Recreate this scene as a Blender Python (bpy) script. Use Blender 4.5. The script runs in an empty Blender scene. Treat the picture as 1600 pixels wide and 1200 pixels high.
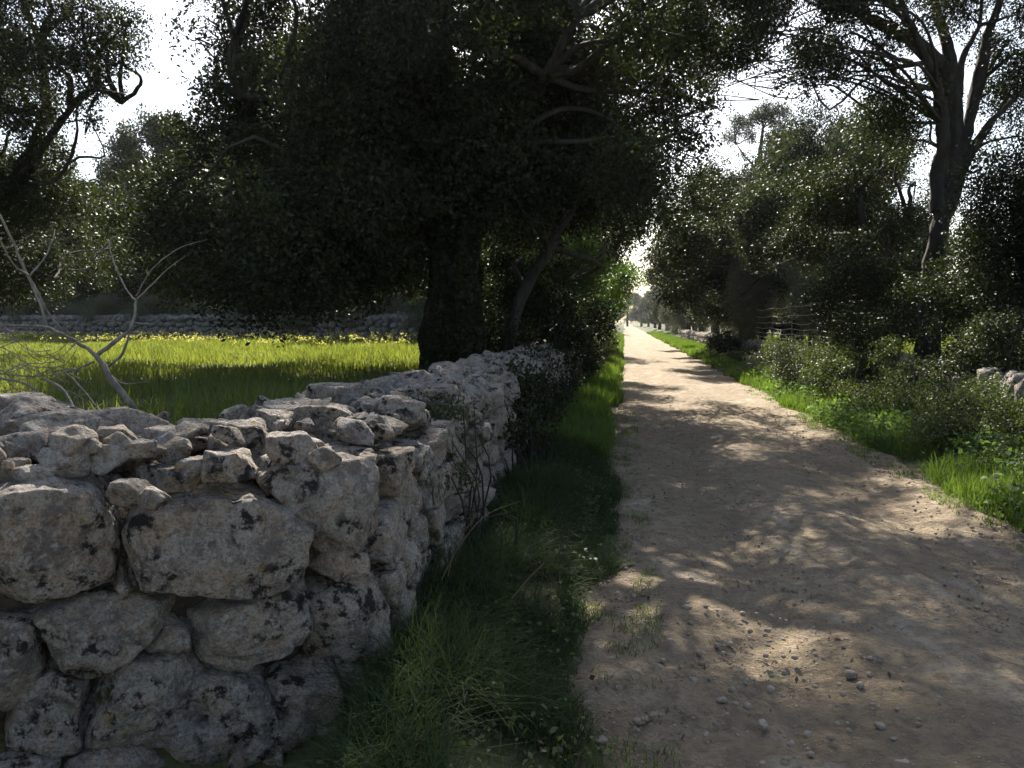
import bpy, bmesh, math, random
import numpy as np
R = math.radians
HAZE = .00015

# ------------------------------------------------------------------ camera, sky, sun, exposure
W0, H0, FPX = 1600.0, 1200.0, 1256.0
YAW, PITCH, CAMH = R(7.93), R(4.45), 1.60
SUN_EL, SUN_AZ = R(41), R(-9)            # azimuth measured clockwise from the lane's direction (+Y)
sc = bpy.context.scene
cd = bpy.data.cameras.new('camera'); cam = bpy.data.objects.new('camera', cd)
sc.collection.objects.link(cam); sc.camera = cam
cam.location = (0, 0, CAMH); cam.rotation_euler = (R(90) - PITCH, 0, YAW)
cd.sensor_width = 36; cd.lens = 36 * FPX / W0; cd.clip_start = 0.05; cd.clip_end = 3000

world = bpy.data.worlds.new('World'); sc.world = world; world.use_nodes = True
wn = world.node_tree.nodes; wl = world.node_tree.links
sky = wn.new('ShaderNodeTexSky'); sky.sky_type = 'NISHITA'; sky.sun_disc = False
sky.sun_elevation = SUN_EL; sky.sun_rotation = SUN_AZ
sky.air_density = 1.0; sky.dust_density = 1.8; sky.ozone_density = 1.0
hs = wn.new('ShaderNodeHueSaturation'); hs.inputs['Saturation'].default_value = .85; wl.new(sky.outputs[0], hs.inputs['Color']); wl.new(hs.outputs[0], wn['Background'].inputs[0]); wn['Background'].inputs[1].default_value = 0.070

ld = bpy.data.lights.new('sun', 'SUN'); ld.energy = 5.0; ld.angle = R(0.53); ld.color = (1.0, 0.93, 0.82)
sun = bpy.data.objects.new('sun', ld); sc.collection.objects.link(sun)
sun.rotation_euler = (R(90) - SUN_EL, 0, -SUN_AZ + math.pi)
sc.view_settings.view_transform = 'Standard'; sc.view_settings.look = 'None'
sc.view_settings.exposure = 1.6; sc.view_settings.gamma = 1.0
sc.cycles.max_bounces = 6; sc.cycles.diffuse_bounces = 3; sc.cycles.transmission_bounces = 4
sc.cycles.use_denoising = True; sc.cycles.volume_bounces = 0

# ------------------------------------------------------------------ helpers
cf, sf = math.cos(YAW), math.sin(YAW)
cp, sp = math.cos(PITCH), math.sin(PITCH)
FWD = np.array([-sf * cp, cf * cp, -sp]); RGT = np.array([cf, sf, 0.0]); UPV = np.cross(RGT, FWD)
EYE = np.array([0, 0, CAMH])
def U(u, v, d):
    """pixel of the 1600x1200 photograph + distance along the view -> point in the place"""
    return EYE + d * (FWD + RGT * ((u - 800) / FPX) - UPV * ((v - 600) / FPX))

def hash3(ix, iy, iz, seed):
    h = (ix * 374761393 + iy * 668265263 + iz * 2147483647 + seed * 1274126177) & 0xFFFFFFFF
    h = ((h ^ (h >> 13)) * 1274126177) & 0xFFFFFFFF
    h = ((h ^ (h >> 15)) * 2246822519) & 0xFFFFFFFF
    return ((h ^ (h >> 16)) & 0xFFFFFF) / float(0xFFFFFF)
def vnoise(P, seed=0):
    P = np.asarray(P, dtype=np.float64); I = np.floor(P).astype(np.int64); F = P - I
    F = F * F * F * (F * (F * 6 - 15) + 10); r = 0
    for dx in (0, 1):
        for dy in (0, 1):
            for dz in (0, 1):
                w = (F[:, 0] if dx else 1 - F[:, 0]) * (F[:, 1] if dy else 1 - F[:, 1]) * (F[:, 2] if dz else 1 - F[:, 2])
                r = r + w * hash3(I[:, 0] + dx, I[:, 1] + dy, I[:, 2] + dz, seed)
    return r * 2 - 1
def fbm(P, octv=4, seed=0, gain=0.5):
    r = 0; a = 1.0; P = np.asarray(P, dtype=np.float64)
    for k in range(octv):
        r = r + a * vnoise(P, seed + k * 7); P = P * 2.03 + 11.3; a *= gain
    return r

def nn(M): return M / np.maximum(np.linalg.norm(M, axis=-1, keepdims=True), 1e-9)

def link(o, parent=None):
    sc.collection.objects.link(o)
    if parent is not None: o.parent = parent
    return o
def tag(o, label=None, cat=None, group=None, kind=None):
    if cat and not kind: kind = 'thing'
    if label: o['label'] = label
    if cat: o['category'] = cat
    if group: o['group'] = group
    if kind: o['kind'] = kind
    return o
def empty(name, loc=(0, 0, 0), label=None, cat=None, group=None):
    o = bpy.data.objects.new(name, None); o.location = loc; o.empty_display_size = 0.2
    link(o); return tag(o, label, cat, group)
def mesh_obj(name, V, F, mat, parent=None, rnd=None, smooth=False, origin=None):
    """V (n,3), F (m,3 or 4) -> one mesh object; V in world coordinates, origin = parent's place"""
    V = np.asarray(V, dtype=np.float32)
    if parent is not None and origin is None: origin = np.array(parent['_o']) if '_o' in parent else np.array(parent.location)
    if origin is not None: V = V - np.asarray(origin, dtype=np.float32)
    F = np.asarray(F, dtype=np.int32); k = F.shape[1]
    me = bpy.data.meshes.new(name)
    me.vertices.add(len(V)); me.vertices.foreach_set('co', V.ravel())
    me.loops.add(F.size); me.loops.foreach_set('vertex_index', F.ravel())
    me.polygons.add(len(F)); me.polygons.foreach_set('loop_start', np.arange(0, F.size, k, dtype=np.int32))
    me.polygons.foreach_set('loop_total', np.full(len(F), k, dtype=np.int32))
    if smooth: me.polygons.foreach_set('use_smooth', np.ones(len(F), dtype=bool))
    if rnd is not None:
        a = me.attributes.new('rnd', 'FLOAT', 'POINT'); a.data.foreach_set('value', np.asarray(rnd, dtype=np.float32))
    me.update(calc_edges=True)
    if mat: me.materials.append(mat)
    o = bpy.data.objects.new(name, me)
    link(o, parent)
    if parent is None and origin is not None: o.location = tuple(float(q) for q in origin)
    return o

ICO = {}
def ico(l):
    if l not in ICO:
        b = bmesh.new(); bmesh.ops.create_icosphere(b, subdivisions=l, radius=1)
        b.verts.ensure_lookup_table()
        ICO[l] = (np.array([v.co[:] for v in b.verts]), np.array([[v.index for v in f.verts] for f in b.faces])); b.free()
    return ICO[l]

class Acc:
    def __init__(s): s.V = []; s.F = []; s.A = []; s.n = 0
    def add(s, V, F, a=0.0):
        s.V.append(V); s.F.append(np.asarray(F) + s.n); s.A.append(np.broadcast_to(a, (len(V),))); s.n += len(V)
    def obj(s, name, mat, parent=None, smooth=True, origin=None):
        if not s.V: return None
        return mesh_obj(name, np.vstack(s.V), np.vstack(s.F), mat, parent, np.concatenate(s.A), smooth, origin)

# ---- stones
def stone_verts(c, N, Hh, lvl, p, amp, rng, cuts=3, ext=(1, 1, 1), frames=None):
    c = np.asarray(c, float); N = nn(np.asarray(N, float)); Hh = np.maximum(np.asarray(Hh, float), 0.012)
    D, F = ico(lvl)
    D = nn(D * np.asarray(ext))
    if frames is not None: D = D @ frames
    if cuts:
        C = nn(rng.normal(size=(cuts, 3)))
        # support distance of the body in those directions, then cut a little off
        dots = np.clip(D @ N.T / Hh, 0, None); r0 = np.power((dots ** 12).sum(1) + 1e-12, -1 / 12.)
        P0 = D * r0[:, None]; sup = (P0 @ C.T).max(0)
        N = np.vstack([N, C]); Hh = np.concatenate([Hh, np.maximum(sup * rng.uniform(0.74, 0.93, cuts), 0.012)])
    dots = np.clip(D @ N.T / Hh, 0, None)
    r = np.power((dots ** p).sum(1) + 1e-12, -1.0 / p)
    V = c + D * r[:, None]
    size = r.mean()
    o = rng.uniform(0, 50, 3)
    n1 = fbm((V + o) * (1.6 / max(size, .03)) * .55, 3, 1)
    n2 = fbm((V + o) * (14 if size > .06 else 30), 3, 5)
    pit = np.clip(vnoise((V + o) * 26, 9) - 0.25, 0, 1)
    rg = 1 - np.abs(vnoise((V + o) * 9.5, 21)) * 2; r2 = 1 - np.abs(vnoise((V + o * 2) * 23, 22)) * 2
    V = V + D * (amp * (n1 * .7 + n2 * .5 - pit * 1.1 + rg * .5 + r2 * .35))[:, None]
    return V, F

def plan_planes(sites, i, cw, ch, gap, rng):
    d = sites - sites[i]
    q = (d[:, 0] / cw) ** 2 + (d[:, 1] / ch) ** 2
    idx = [j for j in np.argsort(q)[1:12] if q[j] < 7]
    N = []; Hh = []
    for j in idx:
        n = np.array([d[j, 0] / cw ** 2, d[j, 1] / ch ** 2]); n /= np.linalg.norm(n)
        N.append(n); Hh.append(max(0.02, float(n @ (d[j] * .5)) - gap))
    return N, Hh

def jitter_grid(L, Hh, cw, ch, rng, jit=.36):
    S = []; nr = max(1, int(round(Hh / ch))); 
    for r in range(-1, nr + 1):
        z = (r + .5) * Hh / nr; x = -cw * rng.uniform(0.5, 1.3)
        while x < L + cw:
            S.append((x + rng.uniform(-.1, .1) * cw, z + rng.uniform(-jit, jit) * ch)); x += cw * rng.uniform(.65, 1.45)
    return np.array(S)

def facing(acc, org, ud, nd, L, H0_, H1, cw, ch, depth, lvl, rng, amp=.018, clip=None, skip=None, rough=.03):
    """courses of fitted stones on a plane: org (foot), ud along, nd outwards"""
    org = np.array(org, float); ud = nn(np.array(ud, float)); nd = nn(np.array(nd, float)); up = np.array([0, 0, 1.])
    S = jitter_grid(L, H1 - H0_, cw, ch, rng)
    for i, (s, z) in enumerate(S):
        if s < -0.02 or s > L + .02 or z < 0 or z > (H1 - H0_): continue
        if skip and skip(s, z + H0_): continue
        P, Q = plan_planes(S, i, cw, ch, .009, rng)
        N = [n[0] * ud + n[1] * up for n in P]; Hs = list(Q)
        out = rng.uniform(-rough, rough)
        c = org + ud * s + up * (z + H0_) - nd * (depth * .5)
        for k in range(2):
            t = nn(nd + ud * rng.normal() * .16 + up * rng.normal() * .16)
            N.append(t); Hs.append(depth * .5 + out)
        N.append(-nd); Hs.append(depth * .5)
        N.append(up); Hs.append(max(.03, (H1 - H0_) - z + rng.uniform(-.03, .03)))
        if clip:
            for (cn, cd_) in clip: N.append(np.array(cn)); Hs.append(max(.03, cd_ - float(np.dot(cn, c))))
        l = lvl(org[1] + ud[1] * s, org[0] + ud[0] * s)
        V, F = stone_verts(c, N, Hs, l, 40, amp * .75, rng, 6, (max(.1, cw), max(.1, depth), max(.1, ch)), np.array([ud, nd, up]))
        acc.add(V, F, rng.random())

def rubble(acc, org, ud, td, L, Wd, z, crown, cell, rng, lvl, amp=.015):
    """the wall's rubble top: stones packed in plan"""
    org = np.array(org, float); ud = nn(np.array(ud, float)); td = nn(np.array(td, float)); up = np.array([0, 0, 1.])
    S = jitter_grid(L, Wd, cell, cell, rng, .4)
    for i, (s, t) in enumerate(S):
        if s < 0 or s > L or t < 0.0 or t > Wd: continue
        P, Q = plan_planes(S, i, cell, cell, .003, rng)
        N = [nn(n[0] * ud + n[1] * td + up * rng.uniform(-.25, .45)) for n in P]; Hs = list(Q)
        x = t / Wd; h = crown * (1 - (2 * x - 1) ** 2) + rng.uniform(-.04, .06)
        c = org + ud * s + td * t + up * (z + h - .13)
        for k in range(2):
            N.append(nn(up + ud * rng.normal() * .3 + td * rng.normal() * .3)); Hs.append(.12 + rng.uniform(-.03, .03))
        N.append(-up); Hs.append(.12)
        l = lvl(c[1], c[0])
        V, F = stone_verts(c, N, Hs, l, 50, amp * .8, rng, 8, (1, 1, .8))
        acc.add(V, F, rng.random())

def loose(c, size, lvl, rng, flat=.7, amp=.15):
    k = 9; N = nn(rng.normal(size=(k, 3))); Hs = rng.uniform(.62, 1.0, k) * size
    N = np.vstack([N, [[0, 0, 1], [0, 0, -1], [1, 0, 0], [-1, 0, 0], [0, 1, 0], [0, -1, 0]]]); Hs = np.concatenate([Hs, [size * flat] * 2, [size * 1.1] * 4])
    N[:, 2] *= 1.0
    a = rng.uniform(0, 6.28); Rm = np.array([[math.cos(a), math.sin(a), 0], [-math.sin(a), math.cos(a), 0], [0, 0, 1]])
    return stone_verts(c, N @ Rm, Hs, lvl, 60, amp * .75 * size, rng, 6, (1.15, .95, .7))

# ---- tubes
def tube(acc, pts, rad, sides=8, rng=None, wob=0.0, sub=4, a=0.5):
    pts = np.asarray(pts, float); n = len(pts); rad = np.broadcast_to(np.asarray(rad, float), (n,)) if np.ndim(rad) == 0 else np.interp(np.linspace(0, 1, n), np.linspace(0, 1, len(rad)), rad)
    # Catmull-Rom resample
    P = np.vstack([2 * pts[0] - pts[1], pts, 2 * pts[-1] - pts[-2]]); out = []; ro = []
    for i in range(n - 1):
        p0, p1, p2, p3 = P[i], P[i + 1], P[i + 2], P[i + 3]
        for t in np.arange(sub) / sub:
            out.append(.5 * ((2 * p1) + (-p0 + p2) * t + (2 * p0 - 5 * p1 + 4 * p2 - p3) * t * t + (-p0 + 3 * p1 - 3 * p2 + p3) * t ** 3))
            ro.append(rad[i] * (1 - t) + rad[i + 1] * t)
    out.append(pts[-1]); ro.append(rad[-1]); out = np.array(out); ro = np.array(ro)
    if rng is not None and wob:
        out[1:] += rng.normal(size=(len(out) - 1, 3)) * (ro[1:, None] * wob)
    m = len(out); T = nn(np.gradient(out, axis=0)); ref = np.array([0.31, .17, .93]) if abs(T[0][2]) < .8 else np.array([.93, .2, .1])
    A = nn(np.cross(T, ref)); B = np.cross(T, A)
    th = np.linspace(0, 2 * np.pi, sides, endpoint=False)
    V = out[:, None, :] + ro[:, None, None] * (np.cos(th)[None, :, None] * A[:, None, :] + np.sin(th)[None, :, None] * B[:, None, :])
    V = V.reshape(-1, 3)
    if sides >= 8 and rng is not None:
        V = V + (V - np.repeat(out, sides, 0)) * (0.30 * fbm(V * np.array([9, 9, 2.2]), 2, 3))[:, None]
    i = np.arange(m - 1)[:, None] * sides; j = np.arange(sides)[None, :]; j2 = (j + 1) % sides
    F = np.stack([i + j, i + j2, i + sides + j2, i + sides + j], -1).reshape(-1, 4)
    acc.add(V, F, a)

# ---- leaves
def leaf_quads(C, size, rng, ratio=.5, upb=.35, dirs=None, fold=.25):
    n = len(C); size = np.broadcast_to(size, (n,))
    T = nn(rng.normal(size=(n, 3)) if dirs is None else dirs + rng.normal(size=(n, 3)) * .5)
    Nn = rng.normal(size=(n, 3)); Nn[:, 2] = Nn[:, 2] + upb * 2; B = nn(np.cross(Nn, T)); Nn = np.cross(T, B)
    L = (size * .5)[:, None]; Wd = L * ratio
    V = np.empty((n, 4, 3)); V[:, 0] = C - T * L; V[:, 2] = C + T * L
    V[:, 1] = C + B * Wd + Nn * Wd * fold - T * L * .12; V[:, 3] = C - B * Wd + Nn * Wd * fold - T * L * .12
    F = np.arange(n * 4).reshape(-1, 4)
    return V.reshape(-1, 3), F
def crown_points(blobs, dens, rng, thr=-.15, nscale=.9, twig=14, spread=.17, seed=0):
    """leaf centres in twig clusters filling ellipsoids with an uneven, gappy edge"""
    out = []
    for b in blobs:
        cx, cy, cz, r = b[:4]; rz = b[4] if len(b) > 4 else .8; dm = b[5] if len(b) > 5 else 1.0
        n = int(4.19 * r ** 3 * rz * dens * dm / twig)
        if n < 1: continue
        d = nn(rng.normal(size=(n, 3))); rr = rng.random(n) ** (1 / 2.6)
        q = d * rr[:, None] * r; q[:, 2] *= rz
        P = q + np.array([cx, cy, cz])
        edge = vnoise(P * (1.6 / max(r, .3)) + 7, 31 + seed) * .28 + vnoise(P * (4 / max(r, .3)), 5) * .16 + .84
        P = P[(rr < edge)]
        th_ = b[6] if len(b) > 6 else thr
        if len(P): P = P[vnoise(P * (1 / nscale), 77 + seed) > th_]
        if not len(P): continue
        m = rng.integers(int(twig * .5), int(twig * 1.5) + 1, len(P))
        td = nn(rng.normal(size=(len(P), 3)) + np.array([0, 0, -.25]))
        rep = np.repeat(np.arange(len(P)), m)
        t = rng.uniform(-1, 1, len(rep))[:, None] * spread * 1.3
        out.append(P[rep] + td[rep] * t + rng.normal(size=(len(rep), 3)) * spread * .42)
    return np.vstack(out)
def leaves_obj(name, C, size, mat, rng, parent=None, ratio=.5, upb=.35, origin=None, rnoise=.7):
    s = size * rng.uniform(.6, 1.25, len(C))
    V, F = leaf_quads(C, s, rng, ratio, upb)
    base = vnoise(C * rnoise, 3) * .5 + .5
    a = np.clip(base * .6 + rng.random(len(C)) * .5, 0, 1)
    return mesh_obj(name, V, F, mat, parent, np.repeat(a, 4), False, origin)

def limbs(acc, trunk_pts, blobs, rng, r0=.07, subs=5, minz=0):
    T = np.vstack(trunk_pts)
    for b in blobs:
        if b[2] < minz: continue
        c = np.array(b[:3]); r = b[3]
        ok = T[T[:, 2] < c[2] - .1]; ok = ok if len(ok) else T
        j = np.argmin(((ok - c) ** 2).sum(1) + 0.0 * ok[:, 2]); s = ok[j]
        Ld = np.linalg.norm(c - s); m = (s + c) / 2 + rng.normal(size=3) * .11 * Ld; m[2] += .08 * Ld
        m1 = (s + m) / 2 + rng.normal(size=3) * .06 * Ld; m2 = (c + m) / 2 + rng.normal(size=3) * .06 * Ld
        rr = r0 * (.6 + .3 * r)
        tube(acc, [s, m1, m, m2, c], [rr, rr * .75, rr * .55, rr * .35, rr * .2], 6, rng, .2, 3)
        for k in range(subs):
            e = c + nn(rng.normal(size=3)) * r * rng.uniform(.5, .9)
            q = (c + e) / 2 + rng.normal(size=3) * .12 * r; st = m * .4 + c * .6 if k % 2 else c
            tube(acc, [st, q, e], [rr * .35, rr * .2, rr * .08], 4, rng, .2, 3)

# ------------------------------------------------------------------ materials
def newmat(name):
    m = bpy.data.materials.new(name); m.use_nodes = True; nt = m.node_tree; nt.nodes.clear()
    return m, nt, nt.nodes, nt.links
def N_(nodes, t, **kw):
    n = nodes.new(t)
    for k, v in kw.items():
        if k.startswith('i_'): n.inputs[k[2:].replace('_', ' ')].default_value = v
        else: setattr(n, k, v)
    return n
def ramp(nodes, stops, interp='LINEAR'):
    r = nodes.new('ShaderNodeValToRGB'); e = r.color_ramp.elements; r.color_ramp.interpolation = interp
    while len(e) > 1: e.remove(e[-1])
    e[0].position = stops[0][0]; c = stops[0][1]; e[0].color = (*c, 1) if len(c) == 3 else c
    for p, c in stops[1:]:
        x = e.new(p); x.color = (*c, 1) if len(c) == 3 else c
    return r
def g(v): return (v, v, v)

def leaf_mat(name, c0, c1, c2, rough=.38, trans=.25, spec=.5, tcol=None):
    m, nt, ns, ls = newmat(name)
    at = N_(ns, 'ShaderNodeAttribute', attribute_name='rnd')
    rp = ramp(ns, [(0, c0), (.55, c1), (1, c2)]); ls.new(at.outputs['Fac'], rp.inputs[0])
    b = N_(ns, 'ShaderNodeBsdfPrincipled'); b.inputs['Roughness'].default_value = rough; b.inputs['Specular IOR Level'].default_value = spec
    ls.new(rp.outputs[0], b.inputs['Base Color'])
    t = N_(ns, 'ShaderNodeBsdfTranslucent')
    mul = N_(ns, 'ShaderNodeMix', data_type='RGBA', blend_type='MULTIPLY'); mul.inputs[0].default_value = 1
    ls.new(rp.outputs[0], mul.inputs[6]); mul.inputs[7].default_value = (*(tcol or (2.6, 3.0, .9)), 1)
    ls.new(mul.outputs[2], t.inputs[0])
    mx = N_(ns, 'ShaderNodeMixShader'); mx.inputs[0].default_value = trans
    ls.new(b.outputs[0], mx.inputs[1]); ls.new(t.outputs[0], mx.inputs[2])
    o = N_(ns, 'ShaderNodeOutputMaterial'); ls.new(mx.outputs[0], o.inputs[0]); return m

M = {}
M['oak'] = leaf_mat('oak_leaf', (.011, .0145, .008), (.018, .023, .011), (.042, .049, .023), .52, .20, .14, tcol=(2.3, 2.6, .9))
M['oak_sunlit'] = leaf_mat('oak_leaf_sunlit', (.03, .045, .015), (.05, .08, .022), (.09, .14, .035), .4, .35)  # lighter copy of the oak leaf, sunlight put into its colour
M['shrub'] = leaf_mat('shrub_leaf', (.022, .028, .014), (.040, .050, .025), (.085, .09, .05), .55, .2, .18, tcol=(1.8, 2, .9))
M['olive'] = leaf_mat('olive_leaf', (.05, .06, .035), (.09, .10, .06), (.15, .15, .09), .5, .2, tcol=(1.6, 1.7, 1))
M['bramble'] = leaf_mat('bramble_leaf', (.030, .038, .018), (.052, .065, .030), (.105, .115, .055), .55, .22, .22)
M['weed'] = leaf_mat('weed_leaf', (.05, .075, .03), (.085, .125, .045), (.15, .20, .085), .75, .32, .12, tcol=(2, 2.4, .8))
M['grass'] = leaf_mat('grass_blade', (.045, .065, .024), (.085, .125, .04), (.17, .20, .08), .65, .40, .15, tcol=(1.9, 2.2, .6))
M['fieldgrass'] = leaf_mat('field_grass_blade', (.075, .10, .028), (.125, .155, .042), (.20, .215, .075), .5, .45, .3, tcol=(1.8, 1.75, .75))
M['drygrass'] = leaf_mat('dry_grass', (.07, .065, .035), (.13, .11, .065), (.22, .19, .12), .6, .3, .2, tcol=(1.3, 1.2, 1))
M['petal'] = leaf_mat('mustard_petal', (.46, .42, .08), (.53, .49, .11), (.60, .56, .16), .6, .4, .2, tcol=(1.2, 1.2, 1))
M['litter'] = leaf_mat('leaf_litter', (.09, .06, .035), (.16, .115, .07), (.26, .20, .13), .7, .1, .2, tcol=(1, 1, 1))

def stone_mat():
    m, nt, ns, ls = newmat('limestone')
    tc = N_(ns, 'ShaderNodeNewGeometry'); P = tc.outputs['Position']
    def noise(scale, det=6, rough=.6, vec=None):
        n = N_(ns, 'ShaderNodeTexNoise'); n.inputs['Scale'].default_value = scale; n.inputs['Detail'].default_value = det; n.inputs['Roughness'].default_value = rough
        ls.new(vec or P, n.inputs['Vector']); return n.outputs['Fac']
    def mix(f, a, b, mode='MIX'):
        x = N_(ns, 'ShaderNodeMix', data_type='RGBA', blend_type=mode)
        for s, v in ((0, f), (6, a), (7, b)):
            if isinstance(v, (int, float)): x.inputs[s].default_value = v
            elif isinstance(v, tuple): x.inputs[s].default_value = (*v, 1)
            else: ls.new(v, x.inputs[s])
        return x.outputs[2]
    def rmp(f, a, b):
        r = ramp(ns, [(a, g(0)), (b, g(1))]); ls.new(f, r.inputs[0]); return r.outputs[0]
    at = N_(ns, 'ShaderNodeAttribute', attribute_name='rnd')
    base = ramp(ns, [(0, (.42, .39, .35)), (.35, (.56, .50, .43)), (.6, (.48, .445, .395)), (.85, (.62, .55, .465)), (1, (.57, .48, .375))]); ls.new(at.outputs['Fac'], base.inputs[0])
    col = mix(rmp(noise(7, 4), .42, .66), base.outputs[0], (.56, .42, .30))            # warm ochre
    col = mix(rmp(noise(8, 8, .75), .50, .60), col, (.24, .215, .195))
    col = mix(rmp(noise(28, 6, .75), .50, .62), col, (.30, .235, .18))              # weathered grey
    w = N_(ns, 'ShaderNodeMath', operation='MULTIPLY'); ls.new(rmp(noise(33, 7, .75), .52, .60), w.inputs[0]); w.inputs[1].default_value = .8
    col = mix(w.outputs[0], col, (.64, .61, .56))     # pale crust lichen
    w = N_(ns, 'ShaderNodeMath', operation='MULTIPLY'); ls.new(rmp(noise(90, 5, .7), .50, .62), w.inputs[0]); w.inputs[1].default_value = .65
    col = mix(w.outputs[0], col, (.16, .135, .11))                               # grain
    # black lichen spots: clusters of small irregular patches
    big = rmp(noise(3.1, 2), .46, .53); spots = rmp(noise(13, 9, .72), .515, .575)
    bl = N_(ns, 'ShaderNodeMath', operation='MULTIPLY'); ls.new(big, bl.inputs[0]); ls.new(spots, bl.inputs[1])
    col = mix(bl.outputs[0], col, (.035, .032, .030))
    ms = N_(ns, 'ShaderNodeMath', operation='MULTIPLY'); ls.new(rmp(noise(1.5, 2), .60, .68), ms.inputs[0]); ls.new(rmp(noise(18, 5), .45, .60), ms.inputs[1])
    col = mix(ms.outputs[0], col, (.06, .075, .025))                            # moss
    og = N_(ns, 'ShaderNodeMath', operation='MULTIPLY'); ls.new(rmp(noise(4.1, 2), .60, .66), og.inputs[0]); ls.new(rmp(noise(27, 3), .56, .62), og.inputs[1])
    col = mix(og.outputs[0], col, (.46, .32, .14))                              # ochre lichen
    b = N_(ns, 'ShaderNodeBsdfPrincipled'); b.inputs['Roughness'].default_value = .86; b.inputs['Specular IOR Level'].default_value = .3
    ls.new(col, b.inputs['Base Color'])
    vo = N_(ns, 'ShaderNodeTexVoronoi'); vo.inputs['Scale'].default_value = 55; ls.new(P, vo.inputs['Vector'])
    vr = ramp(ns, [(0, g(0)), (.35, g(1))]); ls.new(vo.outputs['Distance'], vr.inputs[0])
    gate = rmp(noise(9, 3), .48, .60)
    pits = mix(gate, g(1.0), vr.outputs[0])
    h = N_(ns, 'ShaderNodeMath', operation='MULTIPLY_ADD'); ls.new(noise(60, 9, .75), h.inputs[0]); h.inputs[1].default_value = 1.3; ls.new(pits, h.inputs[2])
    h2 = N_(ns, 'ShaderNodeMath', operation='MULTIPLY_ADD'); ls.new(noise(17, 6, .65), h2.inputs[0]); h2.inputs[1].default_value = 2.2; ls.new(h.outputs[0], h2.inputs[2])
    bp = N_(ns, 'ShaderNodeBump'); bp.inputs['Strength'].default_value = 1.0; bp.inputs['Distance'].default_value = .035; ls.new(h2.outputs[0], bp.inputs['Height'])
    ls.new(bp.outputs[0], b.inputs['Normal'])
    o = N_(ns, 'ShaderNodeOutputMaterial'); ls.new(b.outputs[0], o.inputs[0]); return m
M['stone'] = stone_mat()

M['shade_tint_grass'] = leaf_mat('shade_tinted_blade', (.022, .034, .016), (.040, .060, .026), (.070, .088, .038), .75, .25, .1, tcol=(1.8, 2.1, .8))  # darkened copy of the grass, the verge's shade put into its colour
def simple_mat(name, stops, scale=6, rough=.85, bump=.01, bscale=30, stretch=(1, 1, 1), detail=6):
    m, nt, ns, ls = newmat(name)
    ge = N_(ns, 'ShaderNodeNewGeometry'); mp = N_(ns, 'ShaderNodeMapping'); mp.inputs['Scale'].default_value = stretch
    ls.new(ge.outputs['Position'], mp.inputs[0])
    n = N_(ns, 'ShaderNodeTexNoise'); n.inputs['Scale'].default_value = scale; n.inputs['Detail'].default_value = detail; ls.new(mp.outputs[0], n.inputs['Vector'])
    rp = ramp(ns, stops); ls.new(n.outputs['Fac'], rp.inputs[0])
    b = N_(ns, 'ShaderNodeBsdfPrincipled'); b.inputs['Roughness'].default_value = rough; b.inputs['Specular IOR Level'].default_value = .3
    ls.new(rp.outputs[0], b.inputs['Base Color'])
    n2 = N_(ns, 'ShaderNodeTexNoise'); n2.inputs['Scale'].default_value = bscale; n2.inputs['Detail'].default_value = 7; ls.new(mp.outputs[0], n2.inputs['Vector'])
    bp = N_(ns, 'ShaderNodeBump'); bp.inputs['Strength'].default_value = 1; bp.inputs['Distance'].default_value = bump; ls.new(n2.outputs['Fac'], bp.inputs['Height']); ls.new(bp.outputs[0], b.inputs['Normal'])
    o = N_(ns, 'ShaderNodeOutputMaterial'); ls.new(b.outputs[0], o.inputs[0]); return m
M['bark'] = simple_mat('bark', [(.3, (.016, .014, .012)), (.7, (.052, .045, .039))], 9, .9, .03, 26, (1, 1, .25))
M['deadwood'] = simple_mat('dead_wood', [(.3, (.10, .085, .07)), (.55, (.20, .18, .155)), (.75, (.32, .29, .26))], 25, .8, .004, 120, (1, 1, .5))
M['pebble'] = simple_mat('pebble', [(.3, (.21, .17, .125)), (.6, (.31, .26, .20)), (.8, (.42, .37, .30))], 9, .9, .002, 200)
M['earth'] = simple_mat('dark_earth', [(.3, (.035, .028, .02)), (.7, (.09, .07, .05))], 8, .95, .02, 40)
M['fieldstone'] = simple_mat('weathered_shaded_stone', [(.3, (.09, .085, .08)), (.55, (.17, .16, .145)), (.75, (.28, .265, .24))], 5, .9, .03, 14)  # darker stone copy: weathered grey with the far wall's shade put in
M['wire'] = simple_mat('galvanised_wire', [(.3, (.34, .33, .31)), (.7, (.52, .51, .49))], 20, .5, .001, 50)
M['post'] = simple_mat('old_post', [(.3, (.08, .065, .05)), (.7, (.18, .15, .12))], 12, .9, .01, 40, (1, 1, .3))
M['ground'] = simple_mat('ground_soil', [(.3, (.045, .055, .02)), (.55, (.08, .085, .035)), (.75, (.13, .11, .06))], 1.6, .95, .03, 22)
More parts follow.
